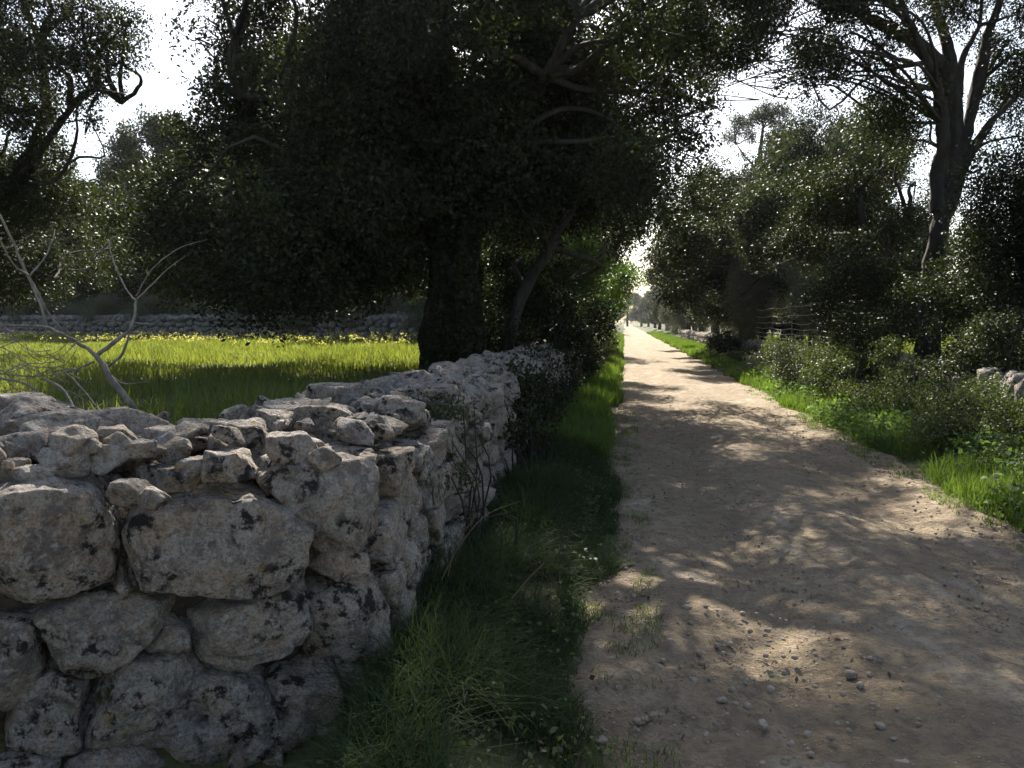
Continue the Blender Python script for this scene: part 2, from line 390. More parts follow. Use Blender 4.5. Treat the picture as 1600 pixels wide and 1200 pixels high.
def road_mat():
    m, nt, ns, ls = newmat('dirt_road')
    ge = N_(ns, 'ShaderNodeNewGeometry'); P = ge.outputs['Position']
    def noise(scale, det=6, rough=.6, st=None):
        n = N_(ns, 'ShaderNodeTexNoise'); n.inputs['Scale'].default_value = scale; n.inputs['Detail'].default_value = det; n.inputs['Roughness'].default_value = rough
        if st:
            mp = N_(ns, 'ShaderNodeMapping'); mp.inputs['Scale'].default_value = st; ls.new(P, mp.inputs[0]); ls.new(mp.outputs[0], n.inputs['Vector'])
        else: ls.new(P, n.inputs['Vector'])
        return n.outputs['Fac']
    def mix(f, a, b, mode='MIX'):
        x = N_(ns, 'ShaderNodeMix', data_type='RGBA', blend_type=mode)
        for s, v in ((0, f), (6, a), (7, b)):
            if isinstance(v, (int, float)): x.inputs[s].default_value = v
            elif isinstance(v, tuple): x.inputs[s].default_value = (*v, 1)
            else: ls.new(v, x.inputs[s])
        return x.outputs[2]
    def rmp(f, a, b):
        r = ramp(ns, [(a, g(0)), (b, g(1))]); ls.new(f, r.inputs[0]); return r.outputs[0]
    col = mix(rmp(noise(1.1, 4, .6, (1, .4, 1)), .38, .62), (.26, .20, .125), (.33, .262, .17))
    col = mix(rmp(noise(5, 6, .7), .48, .66), col, (.21, .16, .11))
    col = mix(rmp(noise(11, 7, .75), .50, .62), col, (.185, .142, .10))
    col = mix(rmp(noise(2.2, 5, .65, (1, .5, 1)), .56, .68), col, (.40, .335, .25))
    w = N_(ns, 'ShaderNodeMath', operation='MULTIPLY'); ls.new(rmp(noise(42, 5, .7), .52, .64), w.inputs[0]); w.inputs[1].default_value = .6
    col = mix(w.outputs[0], col, (.17, .13, .095))
    vo = N_(ns, 'ShaderNodeTexVoronoi'); vo.inputs['Scale'].default_value = 26; vo.inputs['Randomness'].default_value = 1; ls.new(P, vo.inputs['Vector'])
    peb = ramp(ns, [(.10, g(1)), (.26, g(0))]); ls.new(vo.outputs['Distance'], peb.inputs[0])
    pg = N_(ns, 'ShaderNodeMath', operation='MULTIPLY'); ls.new(peb.outputs[0], pg.inputs[0]); ls.new(rmp(noise(3.2, 4), .45, .60), pg.inputs[1])
    col = mix(pg.outputs[0], col, (.46, .40, .33))
    vo2 = N_(ns, 'ShaderNodeTexVoronoi'); vo2.inputs['Scale'].default_value = 75; ls.new(P, vo2.inputs['Vector'])
    p2 = ramp(ns, [(.12, g(1)), (.30, g(0))]); ls.new(vo2.outputs['Distance'], p2.inputs[0])
    w2 = N_(ns, 'ShaderNodeMath', operation='MULTIPLY'); ls.new(p2.outputs[0], w2.inputs[0]); ls.new(rmp(noise(6, 3), .46, .58), w2.inputs[1])
    w3 = N_(ns, 'ShaderNodeMath', operation='MULTIPLY'); ls.new(w2.outputs[0], w3.inputs[0]); w3.inputs[1].default_value = .6
    col = mix(w3.outputs[0], col, (.40, .34, .27))
    b = N_(ns, 'ShaderNodeBsdfPrincipled'); b.inputs['Roughness'].default_value = .92; b.inputs['Specular IOR Level'].default_value = .25
    ls.new(col, b.inputs['Base Color'])
    h = N_(ns, 'ShaderNodeMath', operation='MULTIPLY_ADD'); ls.new(pg.outputs[0], h.inputs[0]); h.inputs[1].default_value = .8; ls.new(noise(30, 8, .7), h.inputs[2])
    h2 = N_(ns, 'ShaderNodeMath', operation='MULTIPLY_ADD'); ls.new(w2.outputs[0], h2.inputs[0]); h2.inputs[1].default_value = .3; ls.new(h.outputs[0], h2.inputs[2])
    h3 = N_(ns, 'ShaderNodeMath', operation='MULTIPLY_ADD'); ls.new(noise(6, 5, .6), h3.inputs[0]); h3.inputs[1].default_value = 2.5; ls.new(h2.outputs[0], h3.inputs[2])
    bp = N_(ns, 'ShaderNodeBump'); bp.inputs['Strength'].default_value = 1.0; bp.inputs['Distance'].default_value = .030; ls.new(h3.outputs[0], bp.inputs['Height'])
    ls.new(bp.outputs[0], b.inputs['Normal'])
    o = N_(ns, 'ShaderNodeOutputMaterial'); ls.new(b.outputs[0], o.inputs[0]); return m
M['road'] = road_mat()

# ------------------------------------------------------------------ terrain
def sst(a, b, x):
    t = np.clip((x - a) / (b - a), 0, 1); return t * t * (3 - 2 * t)
FIELD = .55
def gz(x, y):
    x = np.asarray(x, float); y = np.asarray(y, float)
    z = FIELD * sst(-1.35, -1.9, x) * sst(3.45, 4.1, y - .63 * (x + 1.0))
    z = z + .22 * sst(4.7, 5.3, x) + .10 * sst(-.15, -.7, x) + .07 * sst(3.15, 3.9, x)
    z = z - .32 * sst(-.85, -1.15, x) * sst(3.3, 2.9, y - .63 * (x + 1.0))
    z = z + .05 * sst(-10, -60, x) * sst(10, 60, y)
    P = np.stack([x * .6, y * .6, 0 * x], -1).reshape(-1, 3)
    z = z + (.05 * vnoise(P, 5)).reshape(x.shape) * (1 - np.exp(-((x - 1.5) / 2.0) ** 4 * .3))
    return z
def edge(y, s):
    P = np.stack([np.full_like(y, s * 9.), y * .9, 0 * y], -1); Q = np.stack([np.full_like(y, s * 5.), y * 5, 0 * y], -1)
    return .17 * vnoise(P, 11) + .06 * vnoise(Q, 12)
def grid_mesh(name, X, Y, Z, mat):
    ny, nx = X.shape; V = np.stack([X, Y, Z], -1).reshape(-1, 3)
    i = np.arange(ny - 1)[:, None] * nx + np.arange(nx - 1)[None, :]
    F = np.stack([i, i + 1, i + nx + 1, i + nx], -1).reshape(-1, 4)
    return mesh_obj(name, V, F, mat, None, None, True)
xs = np.unique(np.concatenate([-np.geomspace(3, 900, 60)[::-1], np.arange(-3, 6, .12), np.geomspace(6, 900, 50)]))
ys = np.unique(np.concatenate([-np.geomspace(2, 300, 16)[::-1], np.arange(-2, 14, .14), np.geomspace(14, 1500, 140)]))
X, Y = np.meshgrid(xs, ys); Z = gz(X, Y)
inroad = sst(-.25, .15, X) * sst(3.35, 2.95, X); Z = Z - .06 * inroad
tag(grid_mesh('ground', X, Y, Z, M['ground']), kind='structure')

ry = [0.9]
while ry[-1] < 420: ry.append(ry[-1] + max(.022, .0045 * ry[-1]))
ry = list(np.linspace(-35, .7, 60)) + ry
ry = np.array(ry); rt = np.linspace(0, 1, 150)
xl = -.16 + edge(ry, 1); xr = 3.12 + edge(ry, 2)
X = xl[:, None] + (xr - xl)[:, None] * rt[None, :]; Y = np.repeat(ry[:, None], 150, 1)
P = np.stack([X, Y, 0 * X], -1).reshape(-1, 3)
near = np.exp(-np.abs(Y) / 25)
Zr = .004 + (.020 * fbm(P * 1.1, 3, 2) + .016 * fbm(P * 3.5, 4, 3) + .011 * fbm(P * 13, 3, 4, .6)).reshape(X.shape) * near
Zr += -.035 * np.exp(-((X - .75) / .26) ** 2) - .035 * np.exp(-((X - 2.35) / .26) ** 2) + .025 * np.exp(-((X - 1.55) / .3) ** 2)
e = np.minimum(rt, 1 - rt)[None, :]; Zr -= .05 * np.exp(-e / .018)
tag(grid_mesh('road', X, Y, Zr, M['road']), kind='structure')
# unseen side track, added to bounce warm sunlight onto the near wall
tx, ty = np.meshgrid(np.linspace(-40, -.2, 160), np.linspace(0, 1, 30))
yt = .75 + .63 * (tx + 1.0) * (tx < -1) + .25 * vnoise(np.stack([tx.ravel() * .8, 0 * tx.ravel(), 0 * tx.ravel()], -1), 14).reshape(tx.shape); yb = yt - 9
TY = yb + (yt - yb) * ty; TZ = gz(tx, TY) + .03 + .02 * vnoise(np.stack([tx.ravel() * 3, TY.ravel() * 3, 0 * tx.ravel()], -1), 15).reshape(tx.shape) - .07 * np.exp(-np.minimum(ty, 1 - ty) / .02)
tag(grid_mesh('bounce_track', tx, TY, TZ, M['road']), kind='structure')

# ------------------------------------------------------------------ near left wall (corner, front face and lane face)
rng = np.random.default_rng(7)
CN = np.array([-.96, 3.07, 0]); LF = np.array([-2.04, 2.39, 0])
ud = nn(LF - CN); nd = np.array([-ud[1], ud[0], 0]); nd = nd if nd[1] < 0 else -nd       # outwards = towards the viewer
def on_face(u, v, push=0.0):
    d = FWD + RGT * ((u - 800) / FPX) - UPV * ((v - 600) / FPX); o = CN + nd * push
    t = ((o - EYE) @ nd) / (d @ nd); P = EYE + d * t
    return np.array([(P - CN) @ ud, P[2]])
def hull(P):
    P = sorted(map(tuple, P)); 
    def half(Q):
        h = []
        for p in Q:
            while len(h) > 1 and (h[-1][0] - h[-2][0]) * (p[1] - h[-2][1]) - (h[-1][1] - h[-2][1]) * (p[0] - h[-2][0]) <= 0: h.pop()
            h.append(p)
        return h
    a = half(P); b = half(P[::-1]); return np.array(a[:-1] + b[:-1])

wall = empty('stone_wall', (-1.5, 3.5, 0), 'near corner of thick dry stone wall with big lichen-spotted blocks', 'stone wall')
UPZ = np.array([0, 0, 1.])
blocks = [  # outlines on the near face, in photograph pixels; (points, stand-out, tint, label)
 ([(-45, 800), (20, 766), (70, 757), (130, 775), (178, 828), (173, 937), (60, 964), (-40, 950)], .03, .30, 'squarish grey block with black lichen spots'),
 ([(186, 815), (260, 777), (390, 786), (480, 800), (503, 835), (498, 888), (430, 925), (300, 955), (205, 938)], .045, .45, 'largest long block, black lichen along its top'),
 ([(400, 742), (470, 733), (597, 726), (600, 850), (520, 882), (500, 850)], .0, .62, 'smooth pale corner block'),
 ([(488, 897), (515, 862), (585, 856), (582, 905), (530, 918)], -.02, .9, None),
 ([(48, 982), (130, 950), (200, 945), (278, 957), (228, 1040), (132, 1080), (92, 1055)], -.005, .1, 'greenish grey wedge-shaped block'),
 ([(-40, 985), (45, 990), (72, 1040), (32, 1118), (-40, 1140)], -.01, .6, None),
 ([(285, 990), (380, 945), (480, 918), (492, 980), (472, 1035), (350, 1068), (305, 1042)], .015, .35, 'block with two round black lichen patches'),
 ([(492, 915), (590, 905), (618, 975), (622, 1035), (550, 1045), (492, 1042)], -.01, .2, 'mossy corner block'),
 ([(130, 1105), (168, 1052), (290, 1035), (316, 1072), (328, 1215), (136, 1215)], .02, .25, None),
 ([(5, 1165), (30, 1098), (75, 1063), (128, 1082), (130, 1215), (0, 1215)], .0, .15, None),
 ([(326, 1100), (350, 1070), (395, 1065), (437, 1105), (448, 1215), (334, 1215)], .0, .5, None),
 ([(425, 1080), (527, 1044), (548, 1125), (492, 1152), (445, 1140)], .0, .8, None),
 ([(540, 1048), (625, 1040), (612, 1130), (552, 1128)], -.01, .3, None),
 ([(450, 1152), (600, 1132), (600, 1220), (450, 1220)], -.01, .4, None),
 ([(-260, 770), (-60, 765), (-48, 950), (-250, 960)], .02, .5, None),
 ([(-260, 965), (-45, 960), (-45, 1150), (-260, 1150)], .0, .2, None),
 ([(160, 955), (205, 942), (215, 955), (180, 965)], -.07, .4, None),
 ([(225, 1035), (262, 985), (300, 1000), (300, 1030), (250, 1045)], -.06, .7, None),
 ([(305, 1070), (345, 1068), (330, 1110), (318, 1100)], -.05, .9, None),
 ([(175, 935), (186, 900), (205, 935), (190, 948)], -.05, .3, None),
]
side_n = np.array([1., 0, 0])
for k, (pts, out, tint, lab) in enumerate(blocks):
    Hh = hull([on_face(u, v) for u, v in pts]); c2 = Hh.mean(0); depth = .42 if k < 16 else .25
    c = CN + ud * c2[0] + UPZ * c2[1] - nd * (depth * .5 - out)
    N = []; Hs = []
    for i in range(len(Hh)):
        a, b = Hh[i], Hh[(i + 1) % len(Hh)]; e = b - a
        n = np.array([e[1], -e[0]]); L = np.linalg.norm(n)
        if L < 1e-5: continue
        n /= L; h = float(n @ (a - c2))
        if h < 0: n, h = -n, -h
        N.append(nn(n[0] * ud + n[1] * UPZ + nd * .12)); Hs.append(h - .011 + .12 * depth * .5)
    for q in range(3):
        N.append(nn(nd + ud * rng.normal() * .14 + UPZ * rng.normal() * .14)); Hs.append(depth * .5)
    N.append(-nd); Hs.append(depth * .5)
    N.append(side_n); Hs.append(max(.05, -.945 - c[0] + rng.uniform(-.01, .02)))
    w = Hh.max(0) - Hh.min(0)
    V, F = stone_verts(c, N, Hs, 6 if k in (0, 1, 2, 4, 6, 8, 10) else 5, 70, .015, rng, 12, (w[0], depth * .8, w[1]), np.array([ud, nd, UPZ]))
    a = Acc(); a.add(V, F, tint)
    o = a.obj('facing_stone', M['stone'], wall)
    if lab: o['label'] = lab

acc = Acc()   # stones below the frame's lower edge and left of it
facing(acc, CN - UPZ * .32, ud, nd, 3.2, 0, .60, .36, .2, .35, lambda y, x: 3, rng, clip=[(side_n, -.95)], skip=lambda s, z: z > .46 and s < 1.7)
facing(acc, CN, ud, nd, 3.4, .3, 1.0, .36, .25, .38, lambda y, x: 3, rng, skip=lambda s, z: s < 1.95)
acc.obj('footing_stones', M['stone'], wall)
Y1 = 5.05
acc = Acc()
lv = lambda y, x: 5 if y < 4.6 else 4
facing(acc, (-.965, 3.33, 0), (0, 1, 0), (1, 0, 0), Y1 - 3.33, 0, 1.02, .30, .215, .34, lv, rng, .020, rough=.035, clip=[((0, 1, 0), Y1)])
acc.obj('lane_face', M['stone'], wall)
acc = Acc()   # inner faces towards the field
facing(acc, (-1.98, 3.9, 0), (0, 1, 0), (-1, 0, 0), Y1 - 3.9, .4, 1.0, .3, .22, .3, lambda y, x: 3, rng)
acc.obj('field_face', M['stone'], wall)
acc = Acc()
bk = CN - nd * 1.2 + ud * 1.2
facing(acc, bk, ud, -nd, 3.2, .4, 1.0, .3, .22, .3, lambda y, x: 3, rng)
acc.obj('field_face', M['stone'], wall)
acc = Acc()
lt = lambda y, x: 5 if y < 3.7 else 4
rubble(acc, (-1.10, 3.20, 0), (0, 1, 0), (-1, 0, 0), Y1 - 3.2, .80, .985, .07, .15, rng, lt)
rubble(acc, CN - nd * .30 + ud * .25, ud, -nd, 3.0, .85, 0.97, .07, .15, rng, lt)
acc.obj('rubble_top', M['stone'], wall)
acc = Acc()
def prism(acc, poly, z0, z1):
    n = len(poly); V = [(x, y, z0) for x, y in poly] + [(x, y, z1) for x, y in poly]
    F = [(i, (i + 1) % n, n + (i + 1) % n, n + i) for i in range(n)]
    c = np.mean(poly, 0); V += [(c[0], c[1], z1)]; F += [(n + i, n + (i + 1) % n, 2 * n, 2 * n) for i in range(n)]
    acc.add(np.array(V, float), np.array([f for f in F[:n]]), 0)
    T = np.array([(n + i, n + (i + 1) % n, 2 * n) for i in range(n)])
    return T
def box(acc, o, a, b, c, aa=0):
    o, a, b, c = map(lambda q: np.array(q, float), (o, a, b, c))
    V = np.array([o, o + a, o + a + b, o + b, o + c, o + a + c, o + a + b + c, o + b + c])
    F = np.array([(0, 3, 2, 1), (4, 5, 6, 7), (0, 1, 5, 4), (1, 2, 6, 5), (2, 3, 7, 6), (3, 0, 4, 7)])
    acc.add(V, F, aa)
box(acc, (-1.85, 3.5, 0), (.72, 0, 0), (0, Y1 - 3.6, 0), (0, 0, .93))
p0 = CN - nd * .20 + ud * .18
box(acc, p0, ud * 3.0, -nd * .9, (0, 0, .925))
acc.obj('core', M['earth'], wall, smooth=False)

# slabs lying on the rim of the near wall, and loose stones on it
def top_stone(u, v, d, size, flat=.7, lvl=5, label=None, group=None, tint=None, name='loose_stone', ext=(1, 1, 1), ang=None, squash=1.0):
    P = U(u, v, d); V, F = loose((0, 0, 0), size * (.80 if size > .12 else 1.05), lvl, rng, flat)
    V = V * np.array(ext)
    if ang is not None:
        ca, sa = math.cos(ang), math.sin(ang); V = V @ np.array([[ca, sa, 0], [-sa, ca, 0], [0, 0, 1]])
    o = mesh_obj(name, V + P, F, M['stone'], None, np.full(len(V), rng.random() if tint is None else tint), True, P)
    return tag(o, label, 'stone', group)
G1 = 'loose stones on top of the near wall'
A1 = math.atan2(ud[1], ud[0])
top_stone(120, 668, 3.35, .22, .5, 5, 'long pinkish slab bridging the far rim at left end of near wall', G1, .9, ext=(1.5, .7, .8), ang=A1 + .2)
top_stone(35, 650, 3.5, .20, .7, 5, 'tall rough boulder at the photo\'s left edge on top of near wall', G1, .5, ext=(1.2, .9, .75))
top_stone(25, 705, 3.05, .10, .6, 4, 'flat-topped pale stone in front of the tall boulder', G1, .7)
top_stone(95, 722, 2.92, .075, .7, 4, 'rounded stone just in front of the long pinkish slab', G1, .6)
top_stone(55, 745, 2.85, .06, .7, 4, 'small blunt stone directly behind the squarish front block', G1, .8)
top_stone(15, 735, 2.9, .06, .7, 4, 'small pale stone at the left edge above the squarish front block', G1, .5)
top_stone(165, 715, 3.0, .065, .7, 4, 'pitted stone right of the rounded one on near wall', G1, .3)
top_stone(215, 705, 3.05, .06, .6, 4, 'thin light stone leaning beside the flat bright slab', G1, .4)
top_stone(275, 745, 3.12, .17, .35, 5, 'flat bright slab tilted towards the lane behind the largest block', G1, .65, ext=(1, .8, .9))
top_stone(205, 768, 2.88, .06, .7, 4, 'fist-sized stone between the squarish and the largest block', G1, .5)
top_stone(240, 778, 2.83, .05, .7, 4, 'small triangular stone leaning on the flat bright slab', G1, .6)
top_stone(250, 690, 3.3, .09, .6, 4, 'whitish stone at the foot of the leaning dead branch', G1, .8)
top_stone(320, 678, 3.6, .17, .45, 5, 'wide pale grey slab at the far rim right of dead branch', G1, .55, ext=(1.2, .9, 1))
top_stone(382, 690, 3.35, .13, .8, 5, 'tall upright brown-grey stone among the rubble mid-wall', G1, .25)
top_stone(415, 665, 3.8, .15, .6, 5, 'dark humped stone behind the upright brown-grey one', G1, .1)
top_stone(470, 655, 3.9, .24, .42, 5, 'broad dark ridged slab across the middle of near wall', G1, .05, ext=(1.15, 1, 1))
top_stone(455, 705, 3.25, .09, .75, 5, 'warm grey block just behind the smooth corner block', G1, .45)
top_stone(506, 715, 3.2, .055, .8, 4, 'small rounded tan stone right behind the smooth corner block', G1, .9)
top_stone(520, 625, 4.5, .22, .45, 5, 'dark weathered hump on far rim left of the white stone', G1, .12)
top_stone(545, 613, 4.9, .13, .5, 4, 'brownish flat stone on the far rim beyond the dark hump', G1, .85)
top_stone(583, 642, 4.3, .075, .7, 4, 'yellowish stone touching the white stone', G1, .95)
ws = top_stone(616, 640, 4.2, .10, .62, 5, 'whitish rounded stone sitting highest on near wall', G1, .8)
top_stone(560, 668, 3.9, .09, .6, 4, 'small grey stone in front of the yellowish and white stones', G1, .2)
top_stone(640, 655, 4.4, .13, .5, 4, 'grey stone at lane-side rim beside the dark shrub', G1, .3)
top_stone(300, 735, 3.05, .06, .7, 4, 'knobbly stone behind the flat bright slab', G1, .6)
top_stone(355, 725, 3.05, .10, .5, 5, 'dark-speckled low stone behind the largest block', G1, .4)
top_stone(180, 690, 3.2, .08, .7, 4, 'ochre stone against the right end of the pinkish slab', G1, .9)

# small stones wedged in the rubble, each lying free
protos = []
for k in range(7):
    V, F = loose((0, 0, 0), .05, 4, rng, .7, .2); o_ = mesh_obj('loose_stone', V, F, M['stone'], None, np.full(len(V), [.1, .3, .5, .65, .8, .9, 1][k]), True)
    protos.append(tag(o_, 'fist-sized rough stone wedged among the rubble of near wall top', 'stone', 'small stones wedged in the near wall top'))
for k in range(170):
    if k < 95: q = np.array([rng.uniform(-1.85, -1.12), rng.uniform(3.35, 5.0), 0])
    else: q = CN - nd * rng.uniform(.16, .95) + ud * rng.uniform(.12, 1.5)
    q[2] = 1.08 + rng.uniform(-.01, .08)
    o_ = protos[k] if k < 7 else protos[k % 7].copy()
    if k >= 7: link(o_)
    sc_ = .5 + 1.3 * rng.random() ** 1.5; o_.location = q; o_.rotation_euler = (rng.uniform(-.5, .5), rng.uniform(-.5, .5), rng.uniform(0, 6.28)); o_.scale = (sc_, sc_ * rng.uniform(.7, 1), sc_ * rng.uniform(.6, 1))

# ------------------------------------------------------------------ wall continuing along the lane
def lane_wall(name, x, side, y0, y1, H, thick, label, zb, zf, lvl, cells=(.34, .23), seed=1, crown=.08, extra=None):
    r_ = np.random.default_rng(seed); root = empty(name, (x, (y0 + y1) / 2, 0), label, 'stone wall')
    a = Acc(); facing(a, (x, y0, 0), (0, 1, 0), (side, 0, 0), y1 - y0, 0, H, cells[0], cells[1], .32, lvl, r_, .022, rough=.04)
    facing(a, (x, y0, 0), (-side, 0, 0), (0, -1, 0), thick, 0, H, cells[0], cells[1], .3, lambda y, x: min(3, lvl(y, x)), r_, .02)
    a.obj('lane_face', M['stone'], root)
    a = Acc(); facing(a, (x - side * thick, y0, 0), (0, 1, 0), (-side, 0, 0), y1 - y0, zf - .1, H, cells[0] * 1.1, cells[1] * 1.2, .3, lambda y, x: 2, r_, .02)
    a.obj('field_face', M['stone'], root)
    a = Acc(); rubble(a, (x - side * .06, y0, 0), (0, 1, 0), (-side, 0, 0), y1 - y0, thick - .1, H, crown, .24, r_, lvl, .02)
    a.obj('rubble_top', M['stone'], root)
    a = Acc(); box(a, (min(x - side * .12, x - side * (thick - .12)), y0 + .15, 0), (thick - .24, 0, 0), (0, y1 - y0 - .3, 0), (0, 0, H - .08)); a.obj('core', M['earth'], root, smooth=False)
    return root
lane_wall('stone_wall', -1.02, 1, 5.25, 17, 1.09, .95, 'shaded dry stone wall running along the lane past the dark shrub', 0, FIELD, lambda y, x: 4 if y < 8 else 3, seed=3)
lane_wall('stone_wall', -1.05, 1, 17.2, 75, 1.12, .95, 'far stretch of lane wall where sunlit brown creeper grows', 0, FIELD, lambda y, x: 2, (.42, .3), seed=4)
lane_wall('stone_wall', 4.62, -1, 6.6, 11.4, .94, .6, 'low wall of upright slabs behind weeds at right edge', 0, .2, lambda y, x: 3 if y < 12 else 2, (.26, .42), seed=5, crown=.02)
lane_wall('stone_wall', 4.72, -1, 12.3, 70, .84, .6, 'bramble-covered stone wall along the right of the lane under wire fence', 0, .2, lambda y, x: 3 if y < 20 else 2, (.38, .3), seed=6, crown=.04)
# wall across the far side of the flowering field
r_ = np.random.default_rng(9)
A = U(-260, 530, 56); B = U(690, 530, 37); A[2] = B[2] = 0; ln = np.linalg.norm(B - A); uu = (B - A) / ln; pn = np.array([uu[1], -uu[0], 0]); pn = pn if pn[1] < 0 else -pn
fw = empty('stone_wall', tuple((A + B) / 2), 'distant grey stone wall across the back of the yellow-flowered field', 'stone wall')
zf = .55
a = Acc(); facing(a, A + np.array([0, 0, zf - .1]), uu, pn, ln, 0, 1.45, .42, .27, .4, lambda y, x: 2, r_, .03, rough=.06); a.obj('field_face', M['fieldstone'], fw)
a = Acc(); rubble(a, A + np.array([0, 0, zf - .1]), uu, -pn, ln, .8, 1.42, .1, .32, r_, lambda y, x: 2, .03); a.obj('rubble_top', M['fieldstone'], fw)
a = Acc(); box(a, A - pn * .2 + np.array([0, 0, zf - .1]), uu * ln, -pn * .7, (0, 0, 1.36)); a.obj('core', M['earth'], fw, smooth=False)

# ------------------------------------------------------------------ dead branch behind the wall
rng = np.random.default_rng(21)
db = empty('dead_branch', tuple(U(227, 690, 4.9)), 'bare pale dead branch leaning up from behind the near wall at left', 'branch')
def br(acc, pts, r, d0=4.9, d1=4.9, sides=8):
    ds = np.linspace(d0, d1, len(pts)); tube(acc, [U(u, v, d) for (u, v), d in zip(pts, ds)], [q * .78 for q in r], sides, rng, .22, 5)
a = Acc()
br(a, [(240, 692), (227, 670), (203, 630), (175, 595), (150, 556), (119, 534), (91, 520), (70, 511), (35, 509), (-20, 507), (-70, 500)], [.03, .027, .024, .022, .020, .017, .015, .013, .012, .009, .006], 5.0, 4.4)
a.obj('limb', M['deadwood'], db)
a = Acc()
br(a, [(104, 524), (73, 486), (56, 451), (38, 420), (21, 378), (0, 336), (-12, 310)], [.009, .010, .011, .011, .010, .007, .004], 4.7, 4.5)
br(a, [(73, 512), (66, 483), (52, 451), (42, 428)], [.014, .012, .010, .008], 4.65, 4.62)
br(a, [(45, 430), (21, 413), (0, 375), (-8, 350)], [.008, .007, .005, .003], 4.6, 4.3)
br(a, [(47, 430), (70, 402), (82, 374), (86, 358)], [.008, .006, .005, .003], 4.6, 4.8)
a.obj('side_branch', M['deadwood'], db)
a = Acc()
br(a, [(150, 556), (178, 535), (203, 514), (210, 490), (213, 469)], [.014, .013, .012, .011, .010], 4.8, 4.9)
br(a, [(212, 469), (199, 455), (182, 420), (171, 381), (182, 369), (210, 373)], [.008, .006, .005, .004, .003, .002], 4.9, 5.1)
br(a, [(214, 467), (234, 448), (262, 420), (290, 400)], [.007, .005, .003, .002], 4.9, 5.2)
br(a, [(213, 462), (238, 420), (280, 388), (325, 374)], [.006, .005, .003, .0015], 4.9, 4.6)
br(a, [(210, 504), (234, 506), (266, 492)], [.006, .004, .002], 4.9, 5.0)
a.obj('side_branch', M['deadwood'], db)
a = Acc()
br(a, [(164, 575), (189, 556), (201, 525), (203, 500)], [.010, .010, .008, .006], 4.9, 4.9)
br(a, [(175, 588), (196, 600), (238, 595)], [.006, .004, .0015], 4.9, 4.8)
br(a, [(147, 565), (105, 581), (52, 588), (-10, 583), (-60, 590)], [.010, .008, .006, .005, .003], 4.85, 4.4)
br(a, [(98, 577), (126, 605), (161, 648)], [.006, .005, .003], 4.7, 4.5)
br(a, [(-40, 585), (35, 598), (70, 623), (98, 660)], [.008, .008, .006, .005], 4.3, 4.4)
br(a, [(66, 591), (94, 605), (112, 630), (124, 662)], [.007, .007, .006, .004], 4.5, 4.3)
for k in range(80):
    u0, v0 = rng.uniform(-60, 120), rng.uniform(510, 625); an = rng.uniform(-.9, .9) + (math.pi if rng.random() < .5 else 0); L = rng.uniform(30, 95)
    q = [(u0, v0), (u0 + L * .5 * math.cos(an), v0 + L * .4 * math.sin(an) + rng.uniform(-6, 6)), (u0 + L * math.cos(an + .25), min(655, v0 + L * math.sin(an + .25) * .9))]
    d = rng.uniform(4.4, 5.2); br(a, q, [.004, .003, .0012], d, d + rng.uniform(-.3, .3), 5)
a.obj('twigs', M['deadwood'], db)

# ------------------------------------------------------------------ trees
def px_blobs(lst): 
    out = []
    for t in lst:
        p = U(t[0], t[1], t[2]); out.append((p[0], p[1], p[2], t[3], t[4] if len(t) > 4 else .8, t[5] if len(t) > 5 else 1.0) + tuple(t[6:7]))
    return out
def tree(label, cat, base, trunks, blobs, dens, leaf, seed, mat='oak', group=None, thr=-.15, name='oak_tree', r0=.07, subs=5, ns=.9, extra_leaf=None, twig=14, spread=.17):
    r_ = np.random.default_rng(seed); root = empty(name, tuple(float(q) for q in base), label, cat, group)
    a = Acc()
    for pts, rad in trunks: tube(a, pts, rad, 14 if max(rad) > .12 else 8, r_, .05, 6)
    limbs(a, [np.array(p)[max(0, len(p) // 3):] for p, _ in trunks[:]], blobs, r_, r0, subs, 3.6 if any(max(q) > .25 for _, q in trunks) and len(trunks) > 1 else 2.2)
    a.obj('trunk', M['bark'], root)
    C = crown_points(blobs, dens, r_, thr, ns, twig, spread, seed)
    leaves_obj('crown', C, leaf, M[mat], r_, root)
    return root

TG = 'holm oaks along the lane'
# --- main oak left of the lane
tb = U(700, 600, 12.5); tb[2] = FIELD
Tm = [U(700, 620, 12.5), U(702, 540, 12.5), U(706, 460, 12.5), U(712, 380, 12.4), U(716, 300, 12.3), U(700, 180, 12.4), U(690, 60, 12.6), U(700, -80, 12.8)]
Tm2 = [U(740, 575, 12.0), U(735, 500, 12.0), U(728, 420, 12.0), U(740, 330, 11.8), U(790, 220, 11.5), U(850, 120, 11.2), U(900, 30, 11)]
Tm3 = [U(712, 360, 12.4), U(640, 270, 12.8), U(560, 210, 13.2), U(470, 160, 13.6), U(380, 150, 14)]
mb = []
rb = np.random.default_rng(5)
for (u0, u1, v0, v1, d0, d1, n, r) in [
    (400, 640, -20, 420, 10.5, 18, 26, 1.35), (640, 900, -60, 330, 9.5, 16, 18, 1.25), (860, 1080, -40, 300, 10, 16, 13, .85), (260, 650, 330, 440, 13, 20, 14, 1.1),
    (320, 600, -300, -40, 12, 17, 10, 1.3), (760, 1060, 180, 330, 12, 17, 7, .95)]:
    for k in range(n):
        mb.append((rb.uniform(u0, u1), rb.uniform(v0, v1), rb.uniform(d0, d1), r * rb.uniform(.8, 1.2)) + ((.8, 1.2, .05) if u0 == 860 else ()))
